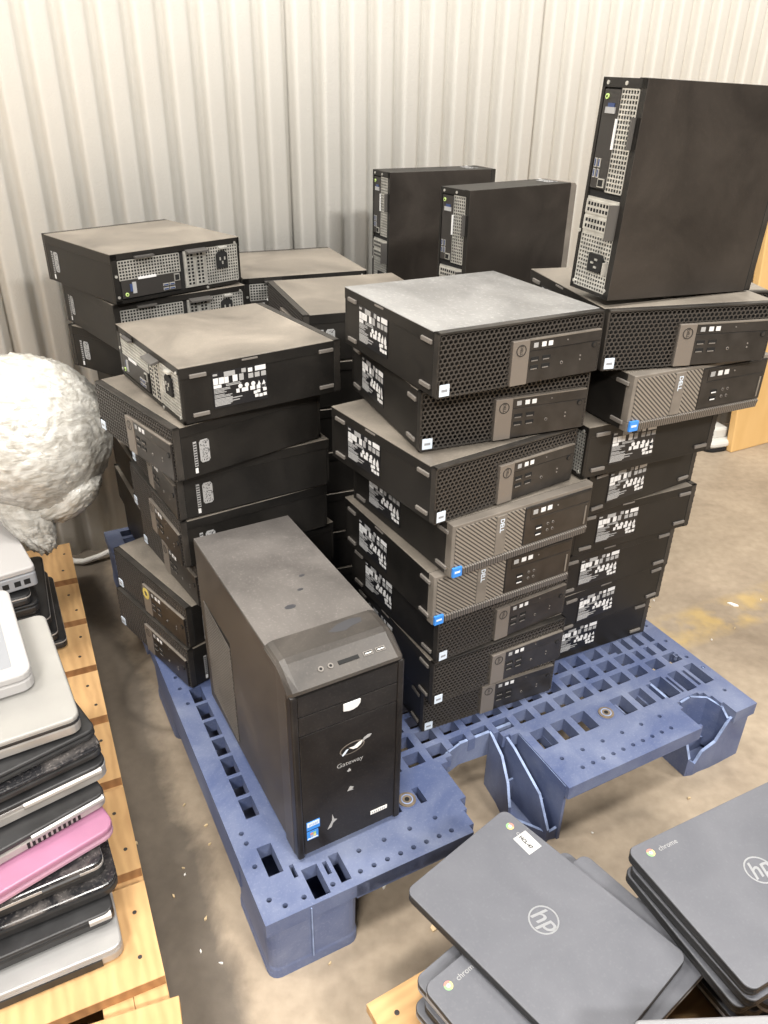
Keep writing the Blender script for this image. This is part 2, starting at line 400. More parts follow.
def rear_panel(root, d2, hollow_back=True):
    """ports and sheet metal of the back, seen with +y as outward"""
    y = d2
    r = MB(); r.box(-.1435, .1435, y - .006, y - .0035, Z0 + .002, Z1 - .002, 'hollow')
    grid_plate(r, -.0, .131, .0465, .0815, y - .0008, .0062, .0021, 'steel')
    grid_plate(r, -.139, -.062, .0115, .083, y - .0008, .0060, .0024, 'steel')
    r.box(-.062, -.010, y - .003, y - .0006, .0115, .083, 'steel')
    # black sheet rim
    r.box(-.1445, .1445, y - .004, y, Z1 - .012, Z1 - .001, 'case'); r.box(-.1445, .1445, y - .004, y, Z0, Z0 + .006, 'case')
    r.box(.1325, .1445, y - .004, y, Z0, Z1 - .001, 'case'); r.box(-.1445, -.1395, y - .004, y, Z0, Z1 - .001, 'case')
    for sx, sz in ((.138, .016), (.138, .055), (-.1335, .012), (-.1335, .086), (-.06, .006)):
        r.cyl((sx, sz), .0028, 'y', y - .001, y + .0012, 'steel', 8)
    rp = r.build('rear_panel', root)
    s = MB(); s.box(.002, .130, y - .003, y + .0004, .0125, .046, 'dark_line')
    s.box(.055, .094, y, y + .0014, .0445, .049, 'white')                    # service strip
    sh = s.build('port_plate', rp)
    p = MB(); p.cyl((.121, .0195), .0036, 'y', y, y + .002, 'green', 12); p.cyl((.121, .0195), .0016, 'y', y + .0018, y + .0024, 'hollow', 10); p.build('audio_jack', rp)
    p = MB(); p.box(.100, .108, y, y + .002, .020, .041, 'greyprint'); p.box(.108, .113, y, y + .0016, .024, .038, 'usb_blue'); p.build('video_port', rp)
    for k, (ux, uz) in enumerate(((.022, .018), (.022, .026), (.036, .018), (.036, .026))):
        p = MB(); p.box(ux - .006, ux + .006, y, y + .0016, uz - .0026, uz + .0026, 'steel'); p.box(ux - .0048, ux + .0048, y + .001, y + .002, uz - .0016, uz + .0008, 'usb_blue'); p.build('usb_port', rp)
    p = MB(); p.box(.004, .016, y, y + .0022, .030, .044, 'steel'); p.box(.0055, .0145, y + .0012, y + .0026, .0315, .042, 'hollow'); p.build('network_port', rp)
    for sx in (-.0235, -.0465):
        p = MB(); p.box(sx - .0095, sx + .0095, y - .002, y + .0010, .012, .083, 'steel')
        for k in range(9):
            for q in (-.0042, .0042): p.box(sx + q - .0024, sx + q + .0024, y + .0008, y + .0014, .017 + k * .0069, .0212 + k * .0069, 'hollow')
        p.build('slot_cover', rp)
    p = MB(); p.prism([(-.086 , .040), (-.112, .040), (-.112, .068), (-.106, .073), (-.092, .073), (-.086, .068)], 'y', y - .002, y + .003, 'hollow')
    for q in ((-.0935, .059), (-.1045, .059), (-.099, .051)): p.box(q[0] - .0014, q[0] + .0014, y + .002, y + .0042, q[1] - .003, q[1] + .003, 'steel')
    p.build('power_inlet', rp)
    p = MB(); p.box(.058, .098, y - .003, y + .009, Z1 - .0115, Z1 - .0080, 'latch'); p.box(.058, .098, y - .002, y + .002, Z1 - .012, Z1 - .003, 'case'); p.build('cover_latch', rp)
    p = MB(); p.prism([(y - .003, Z1 - .010), (y + .014, Z1 - .014), (y + .014, Z1 - .017), (y - .003, Z1 - .0145)], 'x', -.062, -.014, 'latch'); p.build('slot_latch', rp)
    p = MB(); p.prism([(y - .003, .083), (y + .006, .081), (y + .006, .078), (y - .003, .079)], 'x', -.112, -.094, 'steel'); p.build('lock_loop', rp)
    return rp

LABEL_DARK = None
def reg_label(root, d2):
    """regulatory print on the -x side, between rear and middle"""
    r = MB(); X = -.1453
    y1, y0 = d2 * .64, -.002
    r.box(X - .0004, X + .0005, y0, y1, .0195, .080, 'label')
    rnd = random.Random(5); w = y1 - y0
    def q(a0, a1, b0, b1, mat):          # a: 0 rear .. 1 front (reads left to right from outside), b: 0 bottom .. 1 top
        r.box(X - .0007, X - .0004, y1 - a1 * w, y1 - a0 * w, .0195 + b0 * .0605, .0195 + b1 * .0605, mat)
    q(.02, .10, .90, .95, 'greyprint'); q(.22, .42, .84, .97, 'greyprint'); q(.54, .62, .86, .97, 'greyprint'); q(.66, .74, .84, .95, 'white'); q(.79, .99, .84, .97, 'white')
    for a in (.02, .12, .22, .37, .49): q(a, a + .075 + rnd.random() * .02, .66, .82 + rnd.random() * .02, rnd.choice(['white', 'greyprint', 'white']))
    for a in (.66, .78, .90): q(a, a + .09, .67, .80, 'greyprint')
    q(.02, .16, .56, .645, 'white'); q(.24, .52, .575, .60, 'greyprint'); q(.24, .50, .615, .635, 'greyprint')
    for k, a in enumerate((.50, .62, .74, .85, .94)):
        mtx = frame((X - .0004, y1 - a * w, .0195 + .50 * .0605), (0, -1, 0), (0, 0, 1))
        if k < 3: r.annulus((0, 0), .0, .0038, 0, 'white', 10, mtx, t=.0004)
        else: r.add([(-.003, -.0035, .0004), (.003, -.0035, .0004), (0, .0035, .0004)], [(0, 1, 2)], 'white', mtx)
    for b in (.52, .485, .45, .415): q(.02, .20 + rnd.random() * .2, b, b + .02, 'greyprint')
    for a, wd in ((.42, .06), (.52, .12), (.68, .09), (.80, .07), (.90, .06)): q(a, a + wd, .33, .44, 'white')
    for b in (.36, .325, .29): q(.02, .14 + rnd.random() * .22, b, b + .02, 'greyprint')
    for b in (.24, .205, .17, .135, .10, .065): q(.02, .30 + .28 * rnd.random(), b, b + .026, 'greyprint')
    for a, b in ((.74, .2), (.80, .22), (.92, .24), (.76, .10), (.84, .09), (.92, .10), (.90, .34)): q(a, a + .065, b, b + .085, 'white')
    r.build('regulatory_label', root)

def side_details(root, d2, rear=True):
    for (fy, fz) in ((d2 - .030, .081), (d2 - .030, .017), (-d2 + .030, .081), (-d2 + .030, .017)):
        p = MB(); p.box(-.1484, -.1445, fy - .014, fy + .014, fz - .0032, fz + .0032, 'foot'); p.build('rubber_foot', root, bevel=.001)
    p = MB(); p.box(-.1464, -.1450, .012, .040, .0905, .0935, 'foot'); p.build('cover_stop', root, bevel=.0004)
    reg_label(root, d2)
    p = MB()
    p.box(.1450, .1456, -d2 + .034, -d2 + .040, .022, .066, 'greyprint')
    for k in range(9): p.box(.1454, .1458, -d2 + .0345, -d2 + .0395, .024 + k * .0046, .0262 + k * .0046, 'label')
    p.prism([(-d2 + .048, .026), (-d2 + .060, .026), (-d2 + .063, .030), (-d2 + .063, .062), (-d2 + .060, .066), (-d2 + .048, .066), (-d2 + .045, .062), (-d2 + .045, .030)], 'x', .1450, .1456, 'greyprint')
    rnd = random.Random(3)
    for k in range(70): a = -d2 + .0465 + rnd.random() * .015; z = .028 + rnd.random() * .035; p.box(.1454, .1458, a, a + .0012, z, z + .0012, 'label')
    p.box(.1450, .1456, -d2 + .034, -d2 + .039, .010, .019, 'white')
    p.build('service_label', root)
    for fx in (-.11, .11):
        for fy in (-d2 + .03, d2 - .03):
            p = MB(); p.cyl((fx, fy), .009, 'z', 0, Z0 + .001, 'foot', 12); p.build('bottom_foot', root)

def case_and_cover(root, d2, front):
    p = MB(); p.box(-.1446, .1446, front, d2 - .004, Z0, Z1 - .0022, 'case'); p.build('case', root, bevel=.0012)
    p = MB()
    p.box(-.1455, .1455, front + .001, d2, Z1 - .0014, Z1, 'cover')
    p.box(-.1455, -.1445, front + .001, d2, Z1 - .0185, Z1 - .001, 'case'); p.box(.1445, .1455, front + .001, d2, Z1 - .0185, Z1 - .001, 'case')
    p.build('top_cover', root, bevel=.0007, segs=1)

def dell_disc(mb, c, r, y, mat, letters=.0062):
    mtx = frame((c[0], y, c[1]), (1, 0, 0), (0, 0, 1))
    mtx = mtx @ Matrix.Rotation(-PI / 2, 4, 'Z')
    mb.annulus((0, 0), r * .84, r, 0, mat, 28, mtx)
    vs, fs = text_geo('DELL', letters, bold=.0001)
    mb.add([(v.x, v.y, .0004) for v in vs], fs, mat, mtx)

def make_grille_computer(mtx, label, group):
    root = thing('desktop_computer', label, 'desktop computer', mtx, group)
    d2 = .146; fr = -.133
    case_and_cover(root, d2, fr)
    p = MB()                                           # bezel: rim round a dark hollow
    W, yb, yf = .145, fr, -.1445
    p.box(-W, W, yb, yb + .001, Z0, Z1, 'hollow')
    p.box(-W, W, yf, yb, Z1 - .0035, Z1, 'bezel'); p.box(-W, W, yf, yb, Z0, Z0 + .0030, 'bezel')
    p.box(-W, -W + .0035, yf, yb, Z0, Z1, 'bezel'); p.box(W - .0035, W, yf, yb, Z0, Z1, 'bezel')
    bz = p.build('front_bezel', root, bevel=.0012)
    PX0, PX1, PZ1 = -.0225, .1385, .0690
    p = MB(); ph = .0078; pv = ph * .80; y = -.1452; t = .0022
    rows = int((Z1 - Z0) / pv) + 1
    for k in range(rows):
        cz = Z0 + .004 + k * pv
        for i in range(40):
            cx = -W + .004 + i * ph + (ph / 2 if k % 2 else 0)
            if cx > W - .003 or cz > Z1 - .003: continue
            if cx > PX0 - .002 and cx < PX1 + .001 and cz < PZ1 + .001: continue
            ho = []; hi = []
            for a in range(6):
                an = PI / 6 + a * PI / 3
                ho.append((cx + ph / math.sqrt(3) * math.cos(an), cz + pv * .6667 * math.sin(an)))
                hi.append((cx + ph * .43 * math.cos(an), cz + pv * .53 * math.sin(an)))
            p.rings([[(q[0], y, q[1]) for q in ho], [(q[0], y, q[1]) for q in hi], [(q[0], y + t, q[1]) for q in hi]], 'mesh', cap=False)
    p.build('mesh_grille', bz)
    p = MB(); p.box(-W + .004, -W + .0205, -.1466, -.1448, Z0 + .0035, Z0 + .020, 'stick_white'); p.box(-W + .0075, -W + .017, -.1470, -.1464, Z0 + .010, Z0 + .0135, 'pale_panel')
    p.box(-W + .0015, -W + .004, -.1466, -.1448, Z0 + .0025, Z0 + .0235, 'bezel')
    p.build('processor_sticker', bz)
    p = MB(); p.box(PX0, .0070, -.1490, -.134, Z0 + .0005, PZ1 + .0015, 'badge'); bd = p.build('badge_strip', bz, bevel=.0008)
    p = MB(); dell_disc(p, (-.0078, .056), .0088, -.1491, 'dark_line', .0064); p.build('emblem', bz)
    p = MB(); p.box(.0072, PX1, -.1480, -.134, Z0 + .001, PZ1 - .0162, 'panel'); pn = p.build('port_panel', root, bevel=.0008)
    p = MB(); p.box(.0072, PX1, -.1486, -.134, PZ1 - .0155, PZ1 + .0005, 'panel'); p.box(.0072, PX1, -.1489, -.134, PZ1 - .0004, PZ1 + .0016, 'taupe')
    for k, (a, mt) in enumerate(((.0140, 'greyprint'), (.0285, 'white'), (.0405, 'white'))): p.box(a, a + .0078, -.1490, -.1484, PZ1 - .0115, PZ1 - .0045, mt)
    p.cyl((.0755, PZ1 - .007), .0012, 'y', -.1492, -.1484, 'foot', 8)
    p.build('optical_drive', root)
    for (a, b) in ((.0185, .040), (.0395, .040), (.0185, .0275), (.0395, .0275)):
        p = MB(); p.box(a - .0072, a + .0072, -.1486, -.1478, b - .0032, b + .0032, 'hollow'); p.box(a - .0064, a + .0050, -.1490, -.1484, b - .0028, b - .0012, 'foot'); p.build('usb_port', pn)
    p = MB(); p.cyl((.069, .028), .0026, 'y', -.1490, -.1478, 'foot', 10); p.cyl((.069, .028), .0014, 'y', -.1494, -.1488, 'hollow', 8); p.build('headphone_jack', pn)
    p = MB(); p.cyl((.1285, .0475), .0045, 'y', -.1492, -.1478, 'hollow', 14); p.cyl((.1285, .0475), .0032, 'y', -.1496, -.1490, 'panel', 12); p.build('power_button', pn)
    p = MB(); p.cyl((.104, .034), .0015, 'y', -.1486, -.1478, 'foot', 8); p.cyl((.104, .028), .0015, 'y', -.1486, -.1478, 'foot', 8); p.build('status_lights', pn)
    rear_panel(root, d2); side_details(root, d2)
    bpy.context.view_layer.update(); register(root)
    return root

def make_ribbed_computer(mtx, label, group):
    root = thing('desktop_computer', label, 'desktop computer', mtx, group)
    d2 = .156; fr = -.133
    case_and_cover(root, d2, fr)
    W = .145; yf = -.1505
    p = MB(); prof = [(-W, yf + .002), (-W + .004, yf), (W - .006, yf), (W, yf + .006), (W, fr), (-W, fr)]
    p.prism([(a, b) for a, b in prof], 'z', Z0 + .016, Z1, 'taupe'); p.prism([(a, b) for a, b in prof], 'z', Z0, Z0 + .016, 'taupe')
    bz = p.build('front_bezel', root, bevel=.001)
    p = MB(); p.box(-W + .005, -.006, yf - .0015, yf + .002, Z0 + .0165, Z1 - .005, 'ribs'); p.build('ribbed_panel', bz)
    p = MB(); p.prism([(yf - .001, Z0 + .016), (yf - .0045, Z0 + .0145), (yf - .0010, Z0 + .001), (yf + .003, Z0)], 'x', -W + .004, W - .009, 'ribs_up'); p.build('ribbed_lip', bz)
    p = MB(); p.box(-.063, -.043, yf - .0030, yf, Z0 + .017, Z1 - .0045, 'taupe'); bd = p.build('badge_strip', bz, bevel=.0008)
    p = MB(); vs, fs = text_geo('DELL', .011, bold=.0003)
    mt = frame((-.053, yf - .0031, .074), (1, 0, 0), (0, 0, 1)) @ Matrix.Rotation(-PI / 2, 4, 'Z')
    p.add([(v.x, v.y, .0003) for v in vs], fs, 'stick_white', mt); p.build('emblem', bz)
    p = MB(); p.box(-W + .001, -W + .018, yf - .0050, yf - .001, Z0 + .003, Z0 + .0195, 'stick_blue'); p.box(-W + .004, -W + .0145, yf - .0053, yf - .0048, Z0 + .010, Z0 + .0135, 'stick_white'); p.build('processor_sticker', bz)
    p = MB(); p.box(-.005, W - .0075, yf - .0025, fr, Z0 + .0175, Z1 - .0055, 'panel'); pn = p.build('port_panel', root, bevel=.0015)
    p = MB(); p.box(.006, W - .012, yf - .0032, yf - .002, Z1 - .0265, Z1 - .0090, 'panel')
    for a, mt in ((.010, 'greyprint'), (.026, 'white'), (.040, 'white')): p.box(a, a + .0095, yf - .0036, yf - .0030, Z1 - .0205, Z1 - .0125, mt)
    p.cyl((.062, Z1 - .0165), .0016, 'y', yf - .0040, yf - .0030, 'foot', 8); p.box(.006, W - .012, yf - .0036, yf - .0022, Z1 - .0300, Z1 - .0290, 'dark_line')
    p.build('optical_drive', pn)
    for (a, b) in ((.026, .049), (.026, .037)):
        p = MB(); p.box(a - .0065, a + .0065, yf - .0034, yf - .0024, b - .0030, b + .0030, 'hollow'); p.box(a - .006, a + .0045, yf - .0038, yf - .0032, b - .0026, b - .0006, 'white'); p.build('usb_port', pn)
    for (a, b) in ((.045, .050), (.045, .038), (.056, .050), (.056, .038)):
        p = MB(); p.cyl((a, b), .0026, 'y', yf - .0036, yf - .0024, 'foot', 10); p.cyl((a, b), .0013, 'y', yf - .0040, yf - .0034, 'hollow', 8); p.build('audio_jack', pn)
    p = MB(); p.box(W - .0185, W - .0155, yf - .0036, yf - .0022, Z0 + .022, Z1 - .036, 'taupe'); p.build('status_strip', pn)
    rear_panel(root, d2); side_details(root, d2)
    bpy.context.view_layer.update(); register(root)
    return root

PH = .14
UP = Matrix(((0, 0, -1), (0, 1, 0), (1, 0, 0))).to_4x4()
def flat(x, y, yaw, level): return Matrix.Translation((x, y, PH + .0006 + HB * (level - 1))) @ Matrix.Rotation(yaw, 4, 'Z')
def upright(x, y, z_bottom, yaw, rx=0., ry=0.):
    R = Matrix.Rotation(yaw, 4, 'Z') @ Matrix.Rotation(rx, 4, 'X') @ Matrix.Rotation(ry, 4, 'Y') @ UP
    c = Vector((x, y, z_bottom + .1484))
    return Matrix.Translation(c - (R @ Vector((0, 0, .05)))) @ R

GF = 'computers stacked at the centre front of the blue pallet'
GR = 'computers stacked on the right of the blue pallet'
GL = 'computers stacked on the left of the blue pallet'
GK = 'computers stacked at the back left by the wall'
GM = 'computers in the middle back rows of the pallet'
GV = 'computers standing upright on top of the stacks'

F1 = make_grille_computer(flat(.1274, 1.2223, .4965, 8), 'black mesh-fronted desktop computer with smeared grey lid, topmost of the centre front stack', GF)
F4 = make_ribbed_computer(flat(.1489, 1.2180, .5539, 5), 'taupe ribbed-front desktop computer, upper of the two in the centre front stack', GF)
def A(x, y, yaw, lv, label, group, skip=()): return dup(F1, flat(x, y, yaw, lv), label, group, skip)
def O(x, y, yaw, lv, label, group, skip=()): return dup(F4, flat(x, y, yaw, lv), label, group, skip)

A(.1288, 1.2507, .3931, 7, 'black mesh-fronted desktop computer, second from top of the centre front stack', GF)
A(.1100, 1.2123, .6098, 6, 'black mesh-fronted desktop computer turned outward, third from top of the centre front stack', GF)
O(.1309, 1.2226, .5279, 4, 'taupe ribbed-front desktop computer, lower of the two in the centre front stack', GF)
A(.1395, 1.2424, .5609, 3, 'black mesh-fronted desktop computer right below the ribbed-front pair, centre front stack', GF)
A(.1456, 1.2391, .5124, 2, 'black mesh-fronted desktop computer second from bottom of the centre front stack', GF)
A(.1472, 1.2686, .4423, 1, 'black mesh-fronted desktop computer lying on the blue deck, bottom of the centre front stack', GF)

A(.4328, 1.3361, .2506, 8, 'wide black mesh-fronted desktop computer lying under the large upright one on the right', GR)
O(.4450, 1.3465, .4536, 7, 'taupe ribbed-front desktop computer in the right stack, jutting over the label-side ones', GR)
for k, (x, y, yaw, lab) in enumerate((
    (.3954, 1.3688, 2.0323, 'black desktop computer label side out, directly under the ribbed one in the right stack'),
    (.3969, 1.4136, 2.1465, 'black desktop computer label side out, second below the ribbed one in the right stack'),
    (.4142, 1.4290, 2.0312, 'black desktop computer label side out with lid jutting right, middle of the right stack'),
    (.3910, 1.4287, 2.0548, 'black desktop computer label side out, third from bottom of the right stack'),
    (.3961, 1.4423, 2.1012, 'black desktop computer label side out, second from bottom of the right stack'),
    (.3848, 1.4574, 2.0328, 'black desktop computer label side out, lowest on the right of the blue deck'))):
    A(x, y, yaw, 6 - k, lab, GR)

A(-.5193, 1.7019, -2.351, 8, 'black desktop computer showing its rear ports, topmost at the back left by the wall', GK)
A(-.5109, 1.7140, -2.4561, 7, 'black desktop computer second from top of the back left stack, latches showing', GK)
A(-.5059, 1.7512, -2.1546, 6, 'black desktop computer third from top of the back left stack, plain side showing', GK)
A(-.2829, 1.3487, 2.1887, 7, 'black desktop computer with printed label side and silver ports, on top of the left stack', GL)
A(-.3245, 1.3396, -.8396, 6, 'black mesh-fronted desktop computer under the one with silver ports, left stack', GL)
A(-.3056, 1.3765, -1.0143, 5, 'black desktop computer turned askew, third from top of the left stack', GL)
A(-.3128, 1.3765, -.9896, 4, 'black scuffed desktop computer fourth from top of the left stack, behind the tower', GL)
A(-.3050, 1.3900, -.9400, 3, 'black desktop computer in the shadow gap of the left stack above the yellow-ringed one', GL)
L7 = A(-.3634, 1.3929, -.8094, 2, 'black mesh-fronted desktop computer with yellow ring sticker beside the tower', GL)
A(-.3703, 1.3878, -.8041, 1, 'black mesh-fronted desktop computer lying on the blue deck beneath the yellow-ringed one', GL)
for c in kids(L7): pass
p = MB(); p.annulus((0, 0), .006, .0125, 0, 'yellow', 24, frame((-.0078, -.1494, .054), (1, 0, 0), (0, 0, 1)), t=.0006); yr = p.build('ring_sticker', L7)
yr['label'] = 'yellow ring sticker around the badge'
A(-.2398, 1.9392, 3.5302, 7, 'black desktop computer lying behind the back left one, latches facing forward', GM)
A(-.0753, 1.6464, -1.2013, 7, 'black desktop computer lying flat behind the centre front stack, grille facing left', GM)
V1 = dup(F1, upright(.1101, 2.0738, PH + .001 + HB * 6, 2.035), 'dark desktop computer standing upright nearest the wall, leftmost of the upright three', GV)
V2 = dup(F4, upright(.2592, 1.7953, PH + .001 + HB * 6, 2.1974), 'dark desktop computer standing upright in the middle of the three upright ones', GV)
V3 = dup(F1, upright(.4440, 1.2787, PH + HB * 8 + .0045, 2.0093, .0318, -.0156), 'large dark desktop computer standing upright on the right stack, rear ports showing', GV)
# a thicker unit lying behind the upright one
B1 = dup(F1, Matrix.Translation((.612, 1.732, PH + .001 + HB * 6)) @ Matrix.Rotation(.095, 4, 'Z') @ Matrix.Diagonal((1, 1, 1.28, 1)), 'black desktop computer lying flat behind the large upright one', GM)

# recolour lids, the upright ones darker for their grazing light (own copies of the lid mesh)
def relid(root, mat):
    for c in kids(root):
        if c.name.startswith('top_cover'):
            me = c.data.copy(); c.data = me
            for i, m in enumerate(me.materials):
                if m == M['cover']: me.materials[i] = M[mat]
for r_ in (V1, V2, V3): relid(r_, 'cover_shaded')

# computers of the inner rows that carry the ones seen on top; only slivers of them show
INNER = ('regulatory_label', 'service_label', 'usb_port', 'headphone_jack', 'power_button', 'status_lights', 'emblem', 'audio_jack', 'video_port', 'network_port', 'slot_cover', 'lock_loop', 'cover_stop', 'bottom_foot')
GI = 'computers buried in the inner rows under the stacks'
LI = 'black desktop computer buried in the inner rows, showing between the outer stacks'
for lv in range(1, 6):
    A(-.490 + .005 * math.sin(lv * 2.1), 1.752 + .006 * math.cos(lv * 1.7), -2.62 + .03 * math.sin(lv * 3.), lv, LI, GI, INNER)
for lv in range(1, 7):
    A(-.2130, 1.9480, 3.62, lv, LI, GI, INNER)
    A(-.0753, 1.6464, -1.2013, lv, LI, GI, INNER)
    A(.1101 - .02, 2.0738 + .02, .466, lv, LI, GI, INNER)
    A(.318, 1.822, .63, lv, LI, GI, INNER)
relid(F1, 'cover_smeared')

# ----------------------------------------------------------------- tower computer
def make_tower():
    W, D, H = .089, .21, .362
    R = Matrix.Translation((-.1495, 1.0249, PH + .0018)) @ Matrix.Rotation(.5201, 4, 'Z')
    t = thing('tower_computer', 'black tower computer with dusty top standing at the front of the blue pallet', 'tower computer', R)
    p = MB(); p.box(-W, W, -D + .045, D, .006, H, 'tower'); cs = p.build('case', t, bevel=.003)
    p = MB(); p.box(-W + .0005, W - .0005, -D + .088, D - .002, H - .0005, H + .0012, 'tower_top'); p.build('top_plate', t, bevel=.001)
    # front moulding: side outline with raised rounded top and sloping port face
    prof = [(-D + .046, .004), (-D + .046, H - .004), (-D + .090, H + .0010), (-D + .088, H + .0050), (-D + .044, H + .0050), (-D + .034, H + .0015), (-D - .004, H - .018), (-D - .004, H - .024), (-D + .004, H - .030), (-D + .004, .004)]
    prof2 = [(q[0], q[1]) for q in prof]
    p = MB(); rings = []
    for x, s in ((-W - .0015, .010), (-W + .004, .003), (-W + .012, 0), (W - .012, 0), (W - .004, .003), (W + .0015, .010)):
        rings.append([(x, q[0] + (s if q[0] < -D + .03 else 0), q[1] - (s * .9 if q[1] > H - .03 else 0)) for q in prof2])
    p.rings(rings, 'gunmetal'); fb = p.build('front_bezel', t, smooth=False)
    # side cheeks run down beside the recessed doors
    for s in (-1, 1):
        p = MB(); p.prism([(-D - .003, .004), (-D + .046, .004), (-D + .046, H - .028), (-D - .003, H - .028)], 'x', s * (W - .010), s * (W + .001), 'tower_front'); p.build('bezel_cheek', fb, bevel=.003)
    p = MB()
    y = -D - .0015
    p.box(-W + .010, W - .010, y, -D + .006, .010, H - .1045, 'tower_front'); dl = p.build('lower_door', t, bevel=.0015)
    p = MB(); p.box(-W + .010, W - .010, y, -D + .006, H - .103, H - .0685, 'tower_front'); du = p.build('drive_door', t, bevel=.0012)
    p = MB(); p.box(-W + .010, W - .010, y, -D + .006, H - .067, H - .031, 'tower_front'); dd = p.build('drive_door', t, bevel=.0012)
    p = MB(); pts = [(-.014, .007), (.014, .007), (.0135, .0), (.009, -.006), (.002, -.0085), (-.005, -.0085), (-.014, -.006)]
    p.prism([(a + .004, b + H - .0785) for a, b in pts], 'y', y - .0015, y + .001, 'white'); e = p.build('eject_button', du, bevel=.0008); e['label'] = 'white rounded eject button'
    # ports on the sloping face
    nrm = Vector((0, -.9165, .40)); mt = frame((0, -D + .0140, H - .0083), (1, 0, 0), (0, .8898, .4564))
    for x in (-.036, -.021):
        p = MB(); p.annulus((x, 0), .0022, .0042, 0, 'foot', 16, mt, t=.0012); p.annulus((x, 0), 0., .0022, 0, 'hollow', 12, mt, t=.0004); p.build('audio_jack', fb)
    p = MB(); p.box(-.009, .023, -.003, .003, -.001, .0006, 'hollow', mt); p.build('card_slot', fb)
    for x in (.038, .058):
        p = MB(); p.box(x - .0075, x + .0075, -.0035, .0035, -.001, .0005, 'foot', mt); p.box(x - .006, x + .006, -.0022, .0022, 0, .0009, 'hollow', mt); p.box(x - .005, x + .005, -.0012, .0004, .0006, .0013, 'steel', mt); p.build('usb_port', fb)
    # spotted badge and name
    mf = frame((.0, y - .0003, 0), (1, 0, 0), (0, 0, 1))
    p = MB()
    ov = [(.021 * math.cos(k * PI / 12), .011 * math.sin(k * PI / 12)) for k in range(24)]
    ovi = [(a * .9, b * .86) for a, b in ov]
    mo = frame((.004, y - .0002, .200), (1, 0, .12), (-.12, 0, 1))
    p.rings([[(a, b, 0) for a, b in ov], [(a, b, .0003) for a, b in ov], [(a, b, .0003) for a, b in ovi]], 'badge', cap=False, mtx=mo)
    p.prism([(-.018, -.006), (-.010, .001), (-.006, .0005), (-.012, -.006), (-.017, -.009)], 'z', 0, .0004, 'stick_white', mo)
    p.prism([(-.005, .002), (.003, .0005), (.012, .0045), (.018, .006), (.015, -.001), (.008, -.005), (.001, -.004)], 'z', 0, .0004, 'paper', mo)
    p.prism([(.016, .000), (.022, .004), (.030, .005), (.034, .009), (.028, .011), (.020, .008)], 'z', 0, .0004, 'greyprint', mo)
    p.build('spotted_badge', dl)
    p = MB(); vs, fs = text_geo('Gateway', .0125); p.add([(v.x, v.y, .0003) for v in vs], fs, 'greyprint', frame((.0, y - .0003, .172), (1, 0, 0), (0, 0, 1))); p.build('lettering', dl)
    p = MB(); p.prism([(-.003, -.001), (.001, .004), (.003, .0005), (.004, -.002), (-.001, -.003)], 'z', 0, .0003, 'greyprint', frame((-.002, y - .0003, .156), (1, 0, 0), (0, 0, 1)))
    p.prism([(-.005, -.003), (.0, .006), (.0065, .001), (.003, -.001), (.006, -.004)], 'z', 0, .0003, 'greyprint', frame((-.0, y - .0003, .115), (1, 0, 0), (0, 0, 1)))
    p.prism([(-.006, -.014), (.002, .002), (.003, .016), (.006, .004), (.011, .001), (.004, -.004), (.001, -.012)], 'z', 0, .0003, 'greyprint', frame((-.034, y - .0003, .060), (1, 0, 0), (0, 0, 1)))
    p.build('scuff_marks', dl)
    p = MB(); p.box(-.0745, -.0525, y - .0008, y, .062, .080, 'stick_blue'); p.box(-.0735, -.0535, y - .0012, y - .0006, .070, .079, 'stick_white')
    vs, fs = text_geo('intel', .0085); p.add([(v.x, v.y, .0003) for v in vs], fs, 'lblue', frame((-.0635, y - .0012, .0745), (1, 0, 0), (0, 0, 1))); p.build('processor_sticker', dl)
    p = MB(); p.box(-.0745, -.0555, y - .0008, y, .041, .059, 'stick_blue')
    for (a, b, mt2) in ((-.0690, .0510, 'red'), (-.0640, .0510, 'lgreen'), (-.0690, .0460, 'lblue'), (-.0640, .0460, 'lyellow')): p.box(a, a + .0045, y - .0012, y - .0006, b, b + .0044, mt2)
    p.box(-.0735, -.0565, y - .0012, y - .0006, .0425, .0448, 'stick_white'); p.build('system_sticker', dl)
    p = MB(); p.box(.036, .066, y - .0008, y, .036, .0435, 'paper')
    for k in range(7): p.box(.039 + k * .0035, .0405 + k * .0035, y - .0011, y - .0007, .0375, .042, 'greyprint')
    p.build('model_sticker', dl)
    p = MB(); sm = [(.012, -.004), (.030, .006), (.052, .010), (.070, .006), (.066, -.004), (.048, -.007), (.036, -.012), (.020, -.009)]
    p.prism([(a - .010, b - D + .072) for a, b in sm], 'z', H + .0049, H + .0052, 'smudge'); p.build('grease_smudge', fb)
    p = MB()
    for (a, b, r) in ((-.020, -.055, .007), (.012, -.020, .004), (.030, .015, .004)): p.prism([(a + r * 1.4 * math.cos(k * .9), b + r * .8 * math.sin(k * .9)) for k in range(7)], 'z', H + .0011, H + .0014, 'smudge')
    p.build('grease_spots', cs)
    # vent field of slanting slots on the left side
    p = MB()
    p.box(-W - .0004, -W + .001, .050, .182, .026, .246, 'hollow')
    for k in range(27):                          # slanting louvre blades across the opening
        z = .030 + k * .0080
        a, b = .184, .048
        vs = []
        for yy, zz in ((a, z + .006), (b, z - .008)):
            vs += [(-W - .0003, yy, zz), (-W - .0022, yy, zz + .0005), (-W - .0016, yy, zz + .0022), (-W - .0003, yy, zz + .0026)]
        p.add(vs, [(0, 1, 5, 4), (1, 2, 6, 5), (2, 3, 7, 6), (0, 4, 7, 3), (0, 3, 2, 1), (4, 5, 6, 7)], 'tower')
    p.build('side_vent', cs)
    for fx in (-.06, .06):
        for fy in (-.15, .17):
            p = MB(); p.cyl((fx, fy), .012, 'z', -.001, .008, 'hollow', 12); p.build('rubber_foot', t)
    return t
make_tower()

